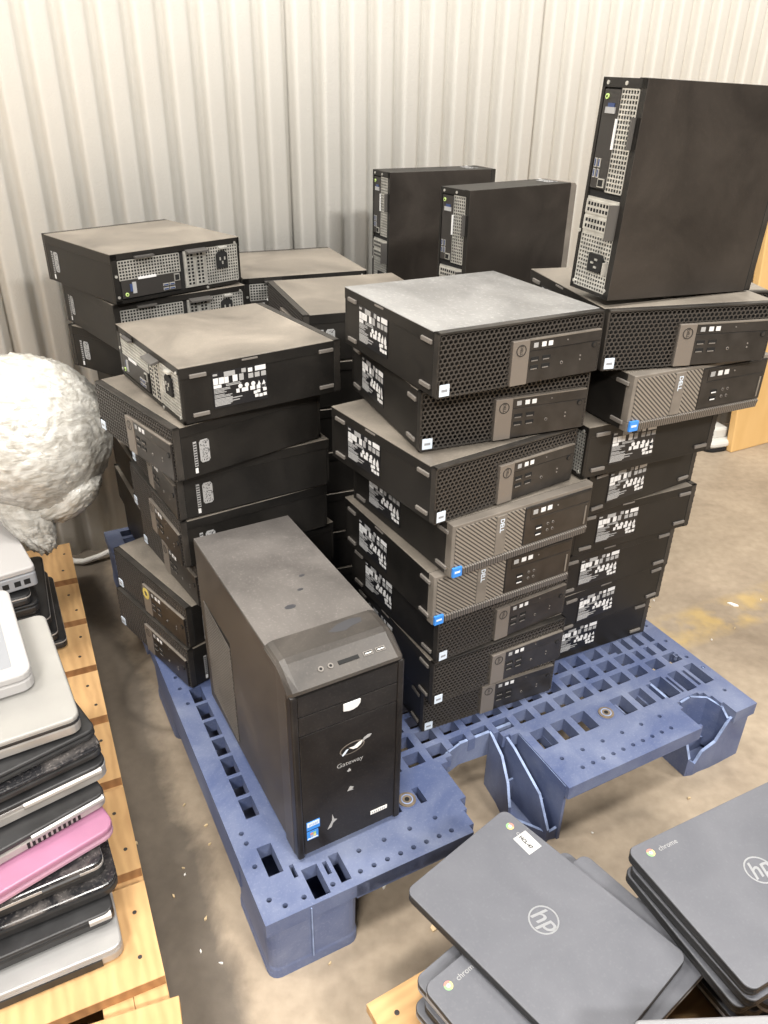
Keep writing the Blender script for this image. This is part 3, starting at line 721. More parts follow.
# ----------------------------------------------------------------- blue plastic pallet
def make_plastic_pallet():
    mtx = Matrix.Translation((-.0056, 1.4946, 0)) @ Matrix.Rotation(.49066, 4, 'Z') @ Matrix.Translation((-.508, -.6095, 0))
    t = thing('plastic_pallet', 'broken blue plastic pallet with grid deck under the computer stacks', 'pallet', mtx)
    X0, X1, Y0, Y1 = -.006, 1.018, -.026, 1.212
    TD, ZT = .028, .14
    holes = []                      # open rectangles in the deck
    ap = [(.150, .365, -.03, .058), (.555, .872, -.03, .058)]      # solid aprons
    cols = [(.032 + .0485 * k, .032 + .0485 * k + .0335) for k in range(20)]
    rows = [(.066, .112), (.138, .166)] + [(.178 + .0412 * k, .178 + .0412 * k + .029) for k in range(25)]
    for k in range(7): holes.append((.030, .0535, .164 + .0507 * k, .207 + .0507 * k))
    for i, (a, b) in enumerate(cols):
        for j, (c, e) in enumerate(rows):
            if i == 0 and c < .52: continue
            if j == 0 and (a < .14 or (.15 < a < .34 and c < .08) or .36 < a < .54 or a > .86): continue
            if j == 0 and .25 < (a + b) / 2 < .31: continue
            holes.append((a, b, c, e))
    holes = [h for h in holes if not (.25 < (h[0] + h[1]) / 2 < .315 and h[2] < .12) and not (.70 < (h[0] + h[1]) / 2 < .765 and h[2] < .12)]
    holes = [h for h in holes if not (h[0] > .86 and h[2] < .26 and h[2] > .17)]
    # slots of the corner blocks and of the right end
    holes += [(.026, .050, .047, .104), (.060, .067, .028, .052), (.074, .100, -.019, .036), (.108, .115, .010, .034), (.121, .138, -.012, .040)]
    holes += [(.872, .904, .063, .119), (.921, .947, .061, .118), (.970, .995, .061, .121), (.909, .915, .064, .112), (.955, .962, .064, .112)]
    holes += [(.874 + k * .031, .888 + k * .031, .176, .204) for k in range(4)] + [(.874 + k * .031, .888 + k * .031, .212, .250) for k in range(4)]
    holes += [(.285 - .030, .285 - .018, .062, .096), (.285 + .018, .285 + .030, .062, .096)]
    # broken-out piece of the near edge, ragged outline, and the scooped notch at the right corner
    rag = [(.366, .378, .040), (.378, .392, .121), (.392, .406, .130), (.406, .424, .146), (.424, .447, .150), (.447, .470, .147), (.470, .492, .152), (.492, .505, .150), (.505, .516, .140), (.516, .530, .126), (.530, .548, .121)]
    gap = [(a, b, -.03, c) for a, b, c in rag]
    gap += [(.360, .366, -.03, .018), (.351, .360, -.03, -.012)]
    scoop = [(.876, .885, -.03, .046), (.885, .935, -.03, .050), (.935, .946, -.03, .044), (.946, .954, -.03, .030), (.868, .876, -.03, .030), (.954, .960, -.03, .006)]
    circ = []
    for x in (.169, .214, .261, .309): circ.append((x, .027))
    for k in range(8): circ.append((.155 + .0236 * k, -.007))
    for k in range(6): circ.append((.580 + .0475 * k, .034))
    for k in range(10): circ.append((.600 + .0238 * k, .001))
    for q in ((.013, .011), (.031, -.008), (.061, -.008), (.108, -.008), (.014, .141), (.015, .120), (.013, .074), (.016, .559), (.015, .522), (.018, .474), (1.0, .14), (1.0, .20), (1.0, .26), (.99, .03), (1.005, .10), (.985, .155)): circ.append(q)
    cr = .0042
    sq = [(x - cr * 1.3, x + cr * 1.3, y - cr * 1.3, y + cr * 1.3) for x, y in circ]
    allh = holes + gap + scoop + sq
    xs = sorted({X0, X1} | {round(v, 5) for h in allh for v in h[:2] if X0 < v < X1})
    ys = sorted({Y0, Y1} | {round(v, 5) for h in allh for v in h[2:] if Y0 < v < Y1})
    nx, ny = len(xs) - 1, len(ys) - 1
    solid = [[True] * ny for _ in range(nx)]
    def xi(v, L): 
        return min(range(len(L)), key=lambda k: abs(L[k] - v))
    for h in allh:
        a, b = xi(max(h[0], X0), xs), xi(min(h[1], X1), xs); c, e = xi(max(h[2], Y0), ys), xi(min(h[3], Y1), ys)
        for i in range(a, b):
            for j in range(c, e): solid[i][j] = False
    # rounded outer corners
    def cut(i, j):
        cx, cy = (xs[i] + xs[i + 1]) / 2, (ys[j] + ys[j + 1]) / 2
        for (ox, oy) in ((X0, Y0), (X1, Y0), (X0, Y1), (X1, Y1)):
            dx, dy = abs(cx - ox), abs(cy - oy)
            if dx < .016 and dy < .016 and (dx - .016) ** 2 + (dy - .016) ** 2 > .016 ** 2: return True
        return False
    p = MB(); vid = {}
    def V(i, j, z):
        k = (i, j, z)
        if k not in vid: vid[k] = len(p.v); p.v.append(Vector((xs[i], ys[j], z)))
        return vid[k]
    mi = p.mi('blue')
    def S(i, j): return 0 <= i < nx and 0 <= j < ny and solid[i][j]
    zt, zb = ZT, ZT - TD
    for i in range(nx):
        for j in range(ny):
            if not S(i, j): continue
            p.f.append([V(i, j, zt), V(i + 1, j, zt), V(i + 1, j + 1, zt), V(i, j + 1, zt)]); p.m.append(mi)
            p.f.append([V(i, j, zb), V(i, j + 1, zb), V(i + 1, j + 1, zb), V(i + 1, j, zb)]); p.m.append(mi)
            for (di, dj, a, b) in ((-1, 0, (i, j + 1), (i, j)), (1, 0, (i + 1, j), (i + 1, j + 1)), (0, -1, (i, j), (i + 1, j)), (0, 1, (i + 1, j + 1), (i, j + 1))):
                if not S(i + di, j + dj):
                    p.f.append([V(*a, zb), V(*b, zb), V(*b, zt), V(*a, zt)]); p.m.append(mi)
    # round drain holes
    for (x, y) in circ:
        n = 12; s = cr * 1.3
        o_, c_ = [], []
        for k in range(n):
            a = 2 * PI * k / n + PI / 4; ca, sa = math.cos(a), math.sin(a); q = s / max(abs(ca), abs(sa))
            o_.append((x + q * ca, y + q * sa, zt)); c_.append((x + cr * ca, y + cr * sa, zt))
        p.rings([o_, c_, [(q[0], q[1], zt - .012) for q in c_]], 'blue', cap=False)
        p.add([(q[0], q[1], zt - .012) for q in c_], [tuple(range(n))], 'hollow')
    p.build('deck', t)
    # edge skirts
    def skirt(name, pts, h, th=.006, splay=0.):
        m = MB()
        for (a, b) in zip(pts[:-1], pts[1:]):
            d = Vector((b[0] - a[0], b[1] - a[1], 0)).normalized(); n = Vector((d.y, -d.x, 0))
            A_, B_ = Vector((*a, 0)), Vector((*b, 0)); vs = []
            for q in (A_, B_):
                for (o, z) in ((0, ZT - .001), (th, ZT - .001)): vs.append(q - n * o + Vector((0, 0, z)))
                for (o, z) in ((-splay, ZT - h), (th - splay, ZT - h)): vs.append(q - n * o + Vector((0, 0, z)))
            m.add(vs, [(0, 4, 6, 2), (1, 3, 7, 5), (0, 1, 5, 4), (2, 6, 7, 3), (0, 2, 3, 1), (4, 5, 7, 6)], 'blue')
        return m.build(name, t)
    skirt('edge_skirt', [(X0, .64), (X0, .10)], .070, .006, .001)
    skirt('edge_skirt', [(X0, 1.10), (X0, .72)], .05, .006, .004)
    skirt('edge_skirt', [(.14, Y0), (.35, Y0)], .032, .006, 0)
    skirt('edge_skirt', [(.556, Y0 + .004), (.874, Y0 + .004)], .036, .006, 0)
    skirt('edge_skirt', [(X1, .12), (X1, 1.10)], .04, .006, 0)
    skirt('edge_skirt', [(.95, Y1), (.05, Y1)], .04, .006, 0)
    m = MB()
    for k in range(7): m.prism([(.145 + .053 * k + .0075 * math.cos(a * PI / 4), .098 + .0045 * math.sin(a * PI / 4)) for a in range(8)], 'x', X0 - .0004, X0 + .004, 'hollow')
    m.build('skirt_hole', t)
    # hollow feet: tapering open-topped blocks
    def block(x0, x1, y0, y1, r=.018, tap=.002, name='foot_block'):
        m = MB()
        def rr(x0, x1, y0, y1, r, z):
            out = []
            for cx, cy, a0 in ((x1 - r, y1 - r, 0), (x0 + r, y1 - r, PI / 2), (x0 + r, y0 + r, PI), (x1 - r, y0 + r, 3 * PI / 2)):
                for k in range(5): a = a0 + k * PI / 8; out.append((cx + r * math.cos(a), cy + r * math.sin(a), z))
            return out
        m.rings([rr(x0, x1, y0, y1, r, ZT - .002), rr(x0 + tap, x1 - tap, y0 + tap * .4, y1 - tap, r, .024), rr(x0 + .001, x1, y0, y1, r, .018), rr(x0, x1, y0 - .0005, y1, r, 0.)], 'blue', cap=False)
        m.add(rr(x0, x1, y0, y1, r, .010), [tuple(range(20))], 'blue')
        return m.build(name, t)
    block(X0 + .001, .146, Y0 + .001, .135)
    block(X0 + .001, .146, .53, .70); block(X0 + .001, .146, 1.06, Y1 - .001)
    block(.43, .57, .53, .70); block(.43, .57, 1.06, Y1 - .001)
    block(.868, X1 - .001, .53, .70); block(.868, X1 - .001, 1.06, Y1 - .001)
    m = MB()                                    # moulding seam on the corner foot
    m.box(.064, .066, Y0 - .002, Y0 + .004, .02, ZT - .004, 'blue_torn'); m.build('moulding_seam', t)
    # broken right corner foot: open box with its inner and near walls torn
    m = MB()
    def wall(pts, z0s, z1s, th=.006, mat='blue'):
        for k in range(len(pts) - 1):
            a, b = Vector((*pts[k], 0)), Vector((*pts[k + 1], 0)); d = (b - a).normalized(); n = Vector((-d.y, d.x, 0)) * th
            za0, zb0, za1, zb1 = z0s[k], z0s[k + 1], z1s[k], z1s[k + 1]
            Zv = lambda z: Vector((0, 0, z))
            vs = [a + Zv(za0), b + Zv(zb0), b + Zv(zb1), a + Zv(za1), a + n + Zv(za0), b + n + Zv(zb0), b + n + Zv(zb1), a + n + Zv(za1)]
            m.add(vs, [(0, 1, 2, 3), (4, 7, 6, 5), (0, 4, 5, 1), (3, 2, 6, 7), (0, 3, 7, 4), (1, 5, 6, 2)], mat)
            m.add([vs[3] + Zv(.0008), vs[2] + Zv(.0008), vs[6] + Zv(.0008), vs[7] + Zv(.0008)], [(0, 1, 2, 3)], 'blue_torn')
    wall([(1.012, -.020), (1.012, .13)], [0, 0], [.137, .137])                     # outer side
    wall([(.900, -.020), (.930, -.022), (.955, -.022), (1.012, -.020)], [0, 0, 0, 0], [.055, .070, .120, .137])
    wall([(.955, -.018), (.960, .004), (.946, .034), (.915, .052), (.885, .048)], [.02] * 5, [.120, .130, .137, .137, .137], .005)
    wall([(.868, .13), (.868, .05), (.868, .010), (.868, -.016)], [0, 0, 0, 0], [.137, .137, .10, .045])
    wall([(.868, -.016), (.885, -.021), (.900, -.020)], [0, 0, 0], [.045, .030, .055])
    wall([(.90, .02), (.99, .02)], [0, 0], [.05, .03]); m.box(.872, 1.01, -.018, .128, .004, .012, 'blue')
    wall([(.868, .126), (1.012, .126)], [0, 0], [.137, .137])
    m.build('foot_block', t)['label'] = 'broken corner block with torn walls'
    # broken centre foot: bare ribs standing where the deck is torn away
    m = MB()
    wall([(.553, -.018), (.553, .06), (.553, .13)], [0, 0, 0], [.136, .137, .137], .006)
    wall([(.530, -.014), (.529, .02), (.528, .10), (.528, .14)], [0, 0, 0, 0], [.030, .090, .128, .137], .005)
    wall([(.486, .045), (.492, .065), (.500, .10), (.506, .148)], [.02, .0, .0, 0], [.050, .090, .122, .137], .005)
    wall([(.436, .148), (.505, .148)], [.085, .08], [.137, .137], .006); wall([(.505, .148), (.556, .148)], [0, 0], [.137, .137], .006)
    wall([(.380, .122), (.400, .138), (.436, .148)], [.075, .085, .085], [.137, .137, .137], .004)
    wall([(.486, .045), (.530, -.012), (.553, -.016)], [0, 0, 0], [.022, .018, .030], .005)
    m.add([(.488, .047, .006), (.530, -.012, .006), (.556, -.016, .006), (.556, .146, .006), (.504, .146, .006)], [(0, 1, 2, 3, 4)], 'blue')
    wall([(.532, .03), (.556, .03)], [0, 0], [.05, .06], .004); wall([(.500, .09), (.529, .09)], [0, 0], [.06, .06], .004)
    m.build('foot_block', t)['label'] = 'broken centre block with bare ribs'
    # ribs under the aprons seen through the fork openings
    m = MB()
    for x in (.60, .66, .72, .78, .84): m.box(x - .002, x + .002, -.018, .13, .098, ZT - .02, 'blue')
    for x in (.17, .23, .29): m.box(x - .002, x + .002, -.018, .13, .105, ZT - .02, 'blue')
    m.build('apron_rib', t)
    for (x, y) in ((.285, .079), (.730, .087)):
        m = MB(); m.cyl((x, y), .0185, 'z', ZT - .030, ZT + .0005, 'blue', 24); m.cyl((x, y), .0165, 'z', ZT - .006, ZT + .0025, 'brown_plug', 24, r2=.0150); m.cyl((x, y), .0042, 'z', ZT, ZT + .0032, 'hollow', 10)
        m.annulus((x, y), .0085, .0105, ZT + .0025, 'blue_torn', 20)
        m.build('grip_plug', t)['label'] = 'round brown rubber grip plug'
    # runners on the ground along both long sides
    for x in (.01, .885):
        m = MB(); m.box(x, x + .12, .13, .53, 0, .012, 'blue'); m.box(x, x + .12, .70, 1.06, 0, .012, 'blue'); m.build('ground_runner', t)
    return t
make_plastic_pallet()

# ----------------------------------------------------------------- laptops
def rslab(mb, w, d, z0, z1, r, mat, edge=.0015, n=5, dx=0., dy=0.):
    def ring(ins, z):
        out = []; a0, b0 = w / 2 - ins, d / 2 - ins; rr = max(r - ins, .001)
        for sx, sy, st in ((1, 1, 0), (-1, 1, PI / 2), (-1, -1, PI), (1, -1, 3 * PI / 2)):
            for k in range(n): a = st + k * (PI / 2) / (n - 1); out.append((dx + sx * (a0 - rr) + rr * math.cos(a), dy + sy * (b0 - rr) + rr * math.sin(a), z))
        return out
    h = min(edge, (z1 - z0) * .45)
    mb.rings([ring(h, z0), ring(0, z0 + h), ring(0, z1 - h), ring(h * .35, z1 - h * .3), ring(h, z1)], mat)

def laptop(name, label, mtx, w, d, hb, hl, base, lid, rim=None, r=.014, hinge=None, hinge_mat='silver_mid', vents=False, ports=False, group=None, screen=False, cat='laptop', battery=False):
    """closed laptop; +y edge holds the hinges"""
    t = thing(name, label, cat, mtx, group)
    p = MB(); rslab(p, w, d, .002, hb, r, base, .003); b = p.build('base', t)
    p = MB(); rslab(p, w, d, hb + .0008, hb + hl, r, lid, min(.0028, hl * .4))
    if rim: rslab(p, w + .0012, d + .0012, hb + .0006, hb + .0006 + hl * .45, r, rim, .0008)
    l = p.build('lid', t)
    if hinge:
        for s in (-1, 1):
            p = MB(); c = s * hinge[0] * w
            p.cyl((d / 2 - .003, hb + .001), hinge[1], 'x', c - hinge[2] / 2, c + hinge[2] / 2, hinge_mat, 12); p.build('hinge', t)
    if vents:
        p = MB()
        for k in range(11): x = -w / 2 + .042 + k * .0072; p.box(x, x + .0040, d / 2 - .002, d / 2 + .0006, hb * .25, hb * .85, 'hollow')
        p.build('vent', b)
    if ports:
        for k, x in enumerate((-w / 2 + .02, -w / 2 + .038, -w / 2 + .06)):
            p = MB(); p.box(x - .006, x + .006, d / 2 - .002, d / 2 + .0004, hb * .35, hb * .7, 'hollow'); p.build('port', b)
    if screen:
        p = MB(); rslab(p, w - .05, d - .05, hb + hl - .0005, hb + hl + .0006, .004, 'pale_panel', .0003); p.build('lid_panel', l)
    if battery:
        p = MB(); p.box(-w / 2 + .03, w / 2 - .11, d / 2 - .004, d / 2 + .002, .003, hb - .003, 'black_lap'); p.build('battery', t)
    for sx in (-1, 1):
        for sy in (-1, 1):
            p = MB(); p.box(sx * (w / 2 - .03) - .012, sx * (w / 2 - .03) + .012, sy * (d / 2 - .02) - .003, sy * (d / 2 - .02) + .003, 0, .0025, 'hollow'); p.build('rubber_foot', t)
    return t

def corner(px, py, z, deg, w, d, flip=True):
    """right-near corner at (px,py); near edge runs at deg degrees; flip puts the hinge edge near"""
    a = math.radians(deg); u = Vector((math.cos(a), math.sin(a), 0)); v = Vector((-math.sin(a), math.cos(a), 0))
    c = Vector((px, py, z)) - u * w / 2 + v * d / 2
    return Matrix.Translation(c) @ Matrix.Rotation(a + (PI if flip else 0), 4, 'Z')

GS = 'laptops piled on the timber pallet at left'
ZP = .131
laptop('laptop', 'silver laptop with grey palm edge, bottom of the near pile on timber', corner(-.349, .650, ZP, 27, .34, .24), .34, .24, .019, .008, 'silver_mid', 'silver', r=.016, vents=True, battery=True, group=GS)
laptop('laptop', 'black laptop with light hinge caps, second from bottom of the near pile', corner(-.368, .684, ZP + .027, 29.5, .33, .23), .33, .23, .018, .009, 'black_lap', 'black_lap', hinge=(.44, .0065, .030), hinge_mat='silver_mid', group=GS)
laptop('laptop', 'black laptop with rounded thick base, third from bottom of the near pile', corner(-.366, .712, ZP + .054, 29, .33, .24), .33, .24, .017, .008, 'black_lap', 'black_gloss', r=.022, group=GS)
laptop('laptop', 'glossy scratched black netbook directly beneath the pink laptop', corner(-.386, .722, ZP + .079, 31, .27, .19), .27, .19, .016, .012, 'black_lap', 'black_gloss', rim='silver_mid', hinge=(.28, .006, .05), hinge_mat='black_lap', group=GS)
laptop('laptop', 'pink laptop in the middle of the near pile', corner(-.378, .764, ZP + .107, 43, .32, .22), .32, .22, .012, .012, 'pink_grey', 'pink', r=.02, group=GS)
laptop('laptop', 'black netbook with silver hinge bar and vent row lying on the pink laptop', corner(-.399, .798, ZP + .131, 43, .29, .20), .29, .20, .018, .010, 'silver_mid', 'black_lap', hinge=(.30, .0065, .105), hinge_mat='silver', vents=True, group=GS)
laptop('laptop', 'black laptop with silver-grey rim and hinge, just above the vented netbook', corner(-.401, .826, ZP + .159, 38.5, .33, .23), .33, .23, .020, .012, 'silver_mid', 'black_lap', rim='silver', r=.018, hinge=(.30, .007, .11), hinge_mat='silver_mid', group=GS)
laptop('laptop', 'scuffed black laptop, lower of the two dark ones under the silver lid', corner(-.408, .836, ZP + .192, 39.5, .31, .22), .31, .22, .014, .007, 'black_lap', 'black_gloss', group=GS)
laptop('laptop', 'slate black laptop, upper of the two dark ones under the silver lid', corner(-.419, .852, ZP + .213, 42, .32, .23), .32, .23, .012, .007, 'black_lap', 'black_lap', group=GS)
laptop('laptop', 'laptop with wide silver-beige lid and grey base near the pile top', corner(-.434, .842, ZP + .232, 31, .36, .285, False), .36, .285, .020, .013, 'silver_mid', 'greige', rim='black_lap', r=.016, ports=True, group=GS)
laptop('laptop', 'white laptop with pale grey lid panel, topmost of the near pile', corner(-.517, .895, ZP + .265, 31, .33, .25, False), .33, .25, .022, .014, 'white_lap', 'white_lap', r=.02, screen=True, group=GS)
# pile behind it, below the bundle of film
zb = ZP + .0012
HBK = 'laptops of the far pile under the plastic film'
laptop('laptop', 'large dark laptop with silver edge, bottom of the far pile on timber', corner(-.668, 1.315, zb, 27, .38, .27, False), .38, .27, .016, .007, 'black_lap', 'black_lap', rim='silver', group=HBK)
for k, (dx, dg, rm) in enumerate(((-.012, 26, 'silver_mid'), (-.020, 29, None), (-.014, 25, 'silver_mid'), (-.026, 28, None), (-.022, 31, None), (-.030, 30, 'silver_mid'))):
    laptop('laptop', ['dark laptop second from bottom of the far pile', 'dark laptop third from bottom of the far pile', 'dark laptop with grey rim, fourth from bottom of the far pile', 'dark laptop fifth from bottom of the far pile', 'dark laptop third from top of the far pile', 'dark laptop with grey rim, second from top of the far pile'][k],
           corner(-.668 + dx, 1.312 + .3 * dx - .02 * k * .3, zb + .024 * (k + 1), dg, .36, .26, k % 2 == 0), .36, .26, .016, .0075, 'black_lap', 'black_lap', rim=rm, group=HBK)
laptop('laptop', 'thick pale grey laptop with side ports, behind the white one under the film bundle', corner(-.690, 1.298, zb + .172, 36, .34, .27) , .34, .27, .034, .014, 'pale_panel', 'white_lap', r=.008, ports=True, group=HBK)

# chromebook-style school laptops at the lower right
def logo_hp(parent, z, dx=0.):
    p = MB(); R = .0205
    p.annulus((dx, .004), R * .90, R, z, 'logo', 32)
    vs, fs = text_geo('hp', .034, shear=.32, bold=.0004); p.add([(v.x + dx, v.y + .005, z + .0004) for v in vs], fs, 'logo')
    p.build('round_emblem', parent)
def logo_ball(parent, x, y, z):
    p = MB()
    for k, c in enumerate(('red', 'lgreen', 'lyellow')): p.annulus((x, y), .0024, .0060, z, c, 8, 'z', PI / 6 + k * 2 * PI / 3, PI / 6 + (k + 1) * 2 * PI / 3)
    p.annulus((x, y), 0., .0024, z, 'white', 12, t=.0004); p.annulus((x, y), 0., .0019, z + .0003, 'lblue', 12, t=.0003)
    vs, fs = text_geo('chrome', .0105); p.add([(v.x + x + .030, v.y + y - .0005, z + .0003) for v in vs], fs, 'greyprint')
    p.build('corner_logo', parent)
def chromebook(label, cx, cy, z, deg, group, logos=True, w=.305, d=.208, h=.0195, base='cb_base', sticker=False, ldx=0.):
    t = thing('laptop', label, 'laptop', Matrix.Translation((cx, cy, z)) @ Matrix.Rotation(math.radians(deg), 4, 'Z'), group)
    p = MB(); rslab(p, w - .001, d - .001, .0015, h * .56, .012, base, .003); p.build('base', t)
    p = MB(); rslab(p, w, d, h * .74, h * .93, .013, 'cb_base', .0008, n=7); rslab(p, w - .0008, d - .0008, h * .90, h, .013, 'cb', .0016, n=7); l = p.build('lid', t)
    p = MB(); rslab(p, w - .001, d - .001, h * .52, h * .755, .012, 'cb_base', .0004); p.build('rubber_seal', t)
    for s in (-1, 1):
        p = MB(); p.cyl((d / 2 - .004, h * .52), .0042, 'x', s * .095 - .022, s * .095 + .022, 'cb_base', 10); p.build('hinge', t)
    if logos: logo_hp(l, h, ldx); logo_ball(l, -w / 2 + .027, d / 2 - .019, h)
    if sticker:
        p = MB(); p.box(-.0165, .0165, -.0125, .0125, h, h + .0004, 'sticker_paper', Matrix.Translation((-w / 2 + .062, d / 2 - .022, 0)) @ Matrix.Rotation(-.10, 4, 'Z'))
        vs, fs = text_geo('HCL-47', .0076, bold=.0003); p.add([(v.x, v.y, h + .0006) for v in vs], fs, 'dark_line', Matrix.Translation((-w / 2 + .0605, d / 2 - .0235, 0)) @ Matrix.Rotation(-.10, 4, 'Z'))
        s = p.build('asset_sticker', l); s['label'] = 'small white asset sticker'
    return t
GC = 'grey school laptops piled at the lower right'
ZW = .121
H_ = .0195
def ctr(ax, ay, deg, w=.305, d=.208):
    a = math.radians(deg); u = Vector((math.cos(a), math.sin(a))); v = Vector((math.sin(a), -math.cos(a)))
    c = Vector((ax, ay)) + u * w / 2 + v * d / 2; return c.x, c.y
chromebook('grey school laptop with white sticker on its lid, in front of the blue pallet', .2177, .6407, .2210, -47.5, GC, sticker=True)
chromebook('grey school laptop crosswise right under the one with white sticker', .246, .5830, .2010, 39, GC, base='cb_grey', w=.315)
for k in range(4):
    cx, cy = ctr(.060 - .008 - .006 * math.sin(k * 2.3), .578 + .010 * math.cos(k * 1.9), 40 + 2.5 * math.sin(k * 3.1))
    chromebook(['grey-edged school laptop, bottom of the pile beneath the white-sticker one', 'school laptop second from bottom of the pile beneath the white-sticker one', 'school laptop third from bottom of the pile beneath the white-sticker one', 'school laptop third from top in the pile of the white-sticker one'][k], cx, cy, ZW + .020 * k, 40 + 2.5 * math.sin(k * 3.1), GC, False, base='cb_grey' if k in (1, 3) else 'cb_base')
cx, cy = ctr(.3400, .7150, 27, .305, .213); chromebook('grey school laptop on top of the pile at the right edge', cx, cy, .2705, 26.7, GC, d=.213, ldx=-.012)
for k in range(7):
    off = (-.006, .010, .0, .012, -.001, .002, .0)[k]
    cx, cy = ctr(.3438 - off - .004, .7063 + off * .3 + .002, 26.7)
    if k < 5: cx += .043; cy += .021
    else: cx += .005; cy += .003
    chromebook('school laptop ' + ['at the bottom', 'second from bottom', 'third from bottom', 'fourth from bottom', 'fourth from top', 'third from top', 'second from top'][k] + ' of the right-edge pile', cx, cy, ZW + .0213 * k, 26.7 + (1.5 * math.sin(k * 2.2)), GC, False, base='cb_grey' if k in (1, 4) else 'cb_base')
ex, ey = .288 + .165, .490 - .115
for k in range(4):
    chromebook('school laptop ' + ['at the bottom', 'second from bottom', 'third from bottom', 'directly under the pale grey one'][k] + ' of the lower edge pile', ex + .01 * (k % 2), ey - .026, .221 + .0197 * k - .003, 3, GC, False, h=.018)
laptop('laptop', 'pale grey laptop cut off by the lower edge of the picture at right', Matrix.Translation((ex, ey, .2955)) @ Matrix.Rotation(math.radians(3), 4, 'Z'), .33, .23, .010, .008, 'cb_grey', 'cb_grey', r=.008, group=GC)

# ----------------------------------------------------------------- timber pallets
def board(name, mtx, l, w, h, parent, mat='wood', nails=()):
    p = MB(); p.box(0, l, 0, w, 0, h, mat)
    for (a, b) in nails: p.cyl((a, b), .004, 'z', h - .001, h + .0006, 'dark_line', 8)
    o = p.build(name, parent, bevel=.0015); o.matrix_local = mtx; return o
def timber_left():
    A0 = Vector((-.261, .568, 0)); u = Vector((-.4305, .9026, 0)).normalized()          # right edge runs from near to far
    ang = math.atan2(u.y, u.x)
    R = Matrix.Translation(A0) @ Matrix.Rotation(ang, 4, 'Z')                              # x along the edge, +y to the left
    t = thing('timber_pallet', 'yellow timber pallet at left under the laptop piles', 'pallet', R)
    def T(x, y, z, rz=0.): return Matrix.Translation((x, y, z)) @ Matrix.Rotation(rz, 4, 'Z')
    for y in (.0, .42, .85): board('stringer', T(-.22, y, .018), 1.54, .045, .094, t)
    for y0 in (-.0,): pass
    s = [(.064, .222), (.247, .420), (.444, .590), (.613, .752), (.773, .925), (.947, 1.10), (1.125, 1.30)]
    for k, (a, b) in enumerate(s):
        p = MB(); p.box(0, b - a, 0, .9, 0, .019, 'wood')
        p.box(-.0006, .001, .001, .899, .001, .0185, 'wood_dark')
        for q in (.25, .7):
            p.cyl(((b - a) * q, .022 + .006 * math.sin(k * 3 + q * 9)), .0032, 'z', .018, .0196, 'dark_line', 8)
        o = p.build('deck_board', t); o.matrix_local = T(a, 0, .112)
    board('deck_board', T(-.085, 0, .112, -.10), .115, .9, .019, t)
    board('deck_board', T(-.24, 0, .112), .10, .9, .019, t)
    for x in (-.22, .5, 1.2): board('bottom_board', T(x, 0, 0), .10, .9, .018, t)
    for y in (.0,): 
        p = MB(); p.box(-.20, 1.30, .0455, .085, .093, .1118, 'wood'); p.build('lead_board', t)
    return t
timber_left()
def timber_right():
    R = Matrix.Translation((-.012, .598, 0)) @ Matrix.Rotation(math.radians(31), 4, 'Z')
    t = thing('timber_pallet', 'timber pallet mostly hidden under the grey school laptops', 'pallet', R)
    def T(x, y, z): return Matrix.Translation((x, y, z))
    for y in (-.20, -.45, -.80): board('stringer', T(.01, y, .018), 1.18, .045, .085, t)
    for k in range(8): board('deck_board', T(.155 * k, -.82, .103), .10 if k else .105, .82 if k < 3 else .70, .017, t, nails=((.03, .79), (.07, .785)))
    for y in (-.20, -.80): board('bottom_board', T(0, y - .02, 0), 1.2, .09, .018, t)
    return t
timber_right()

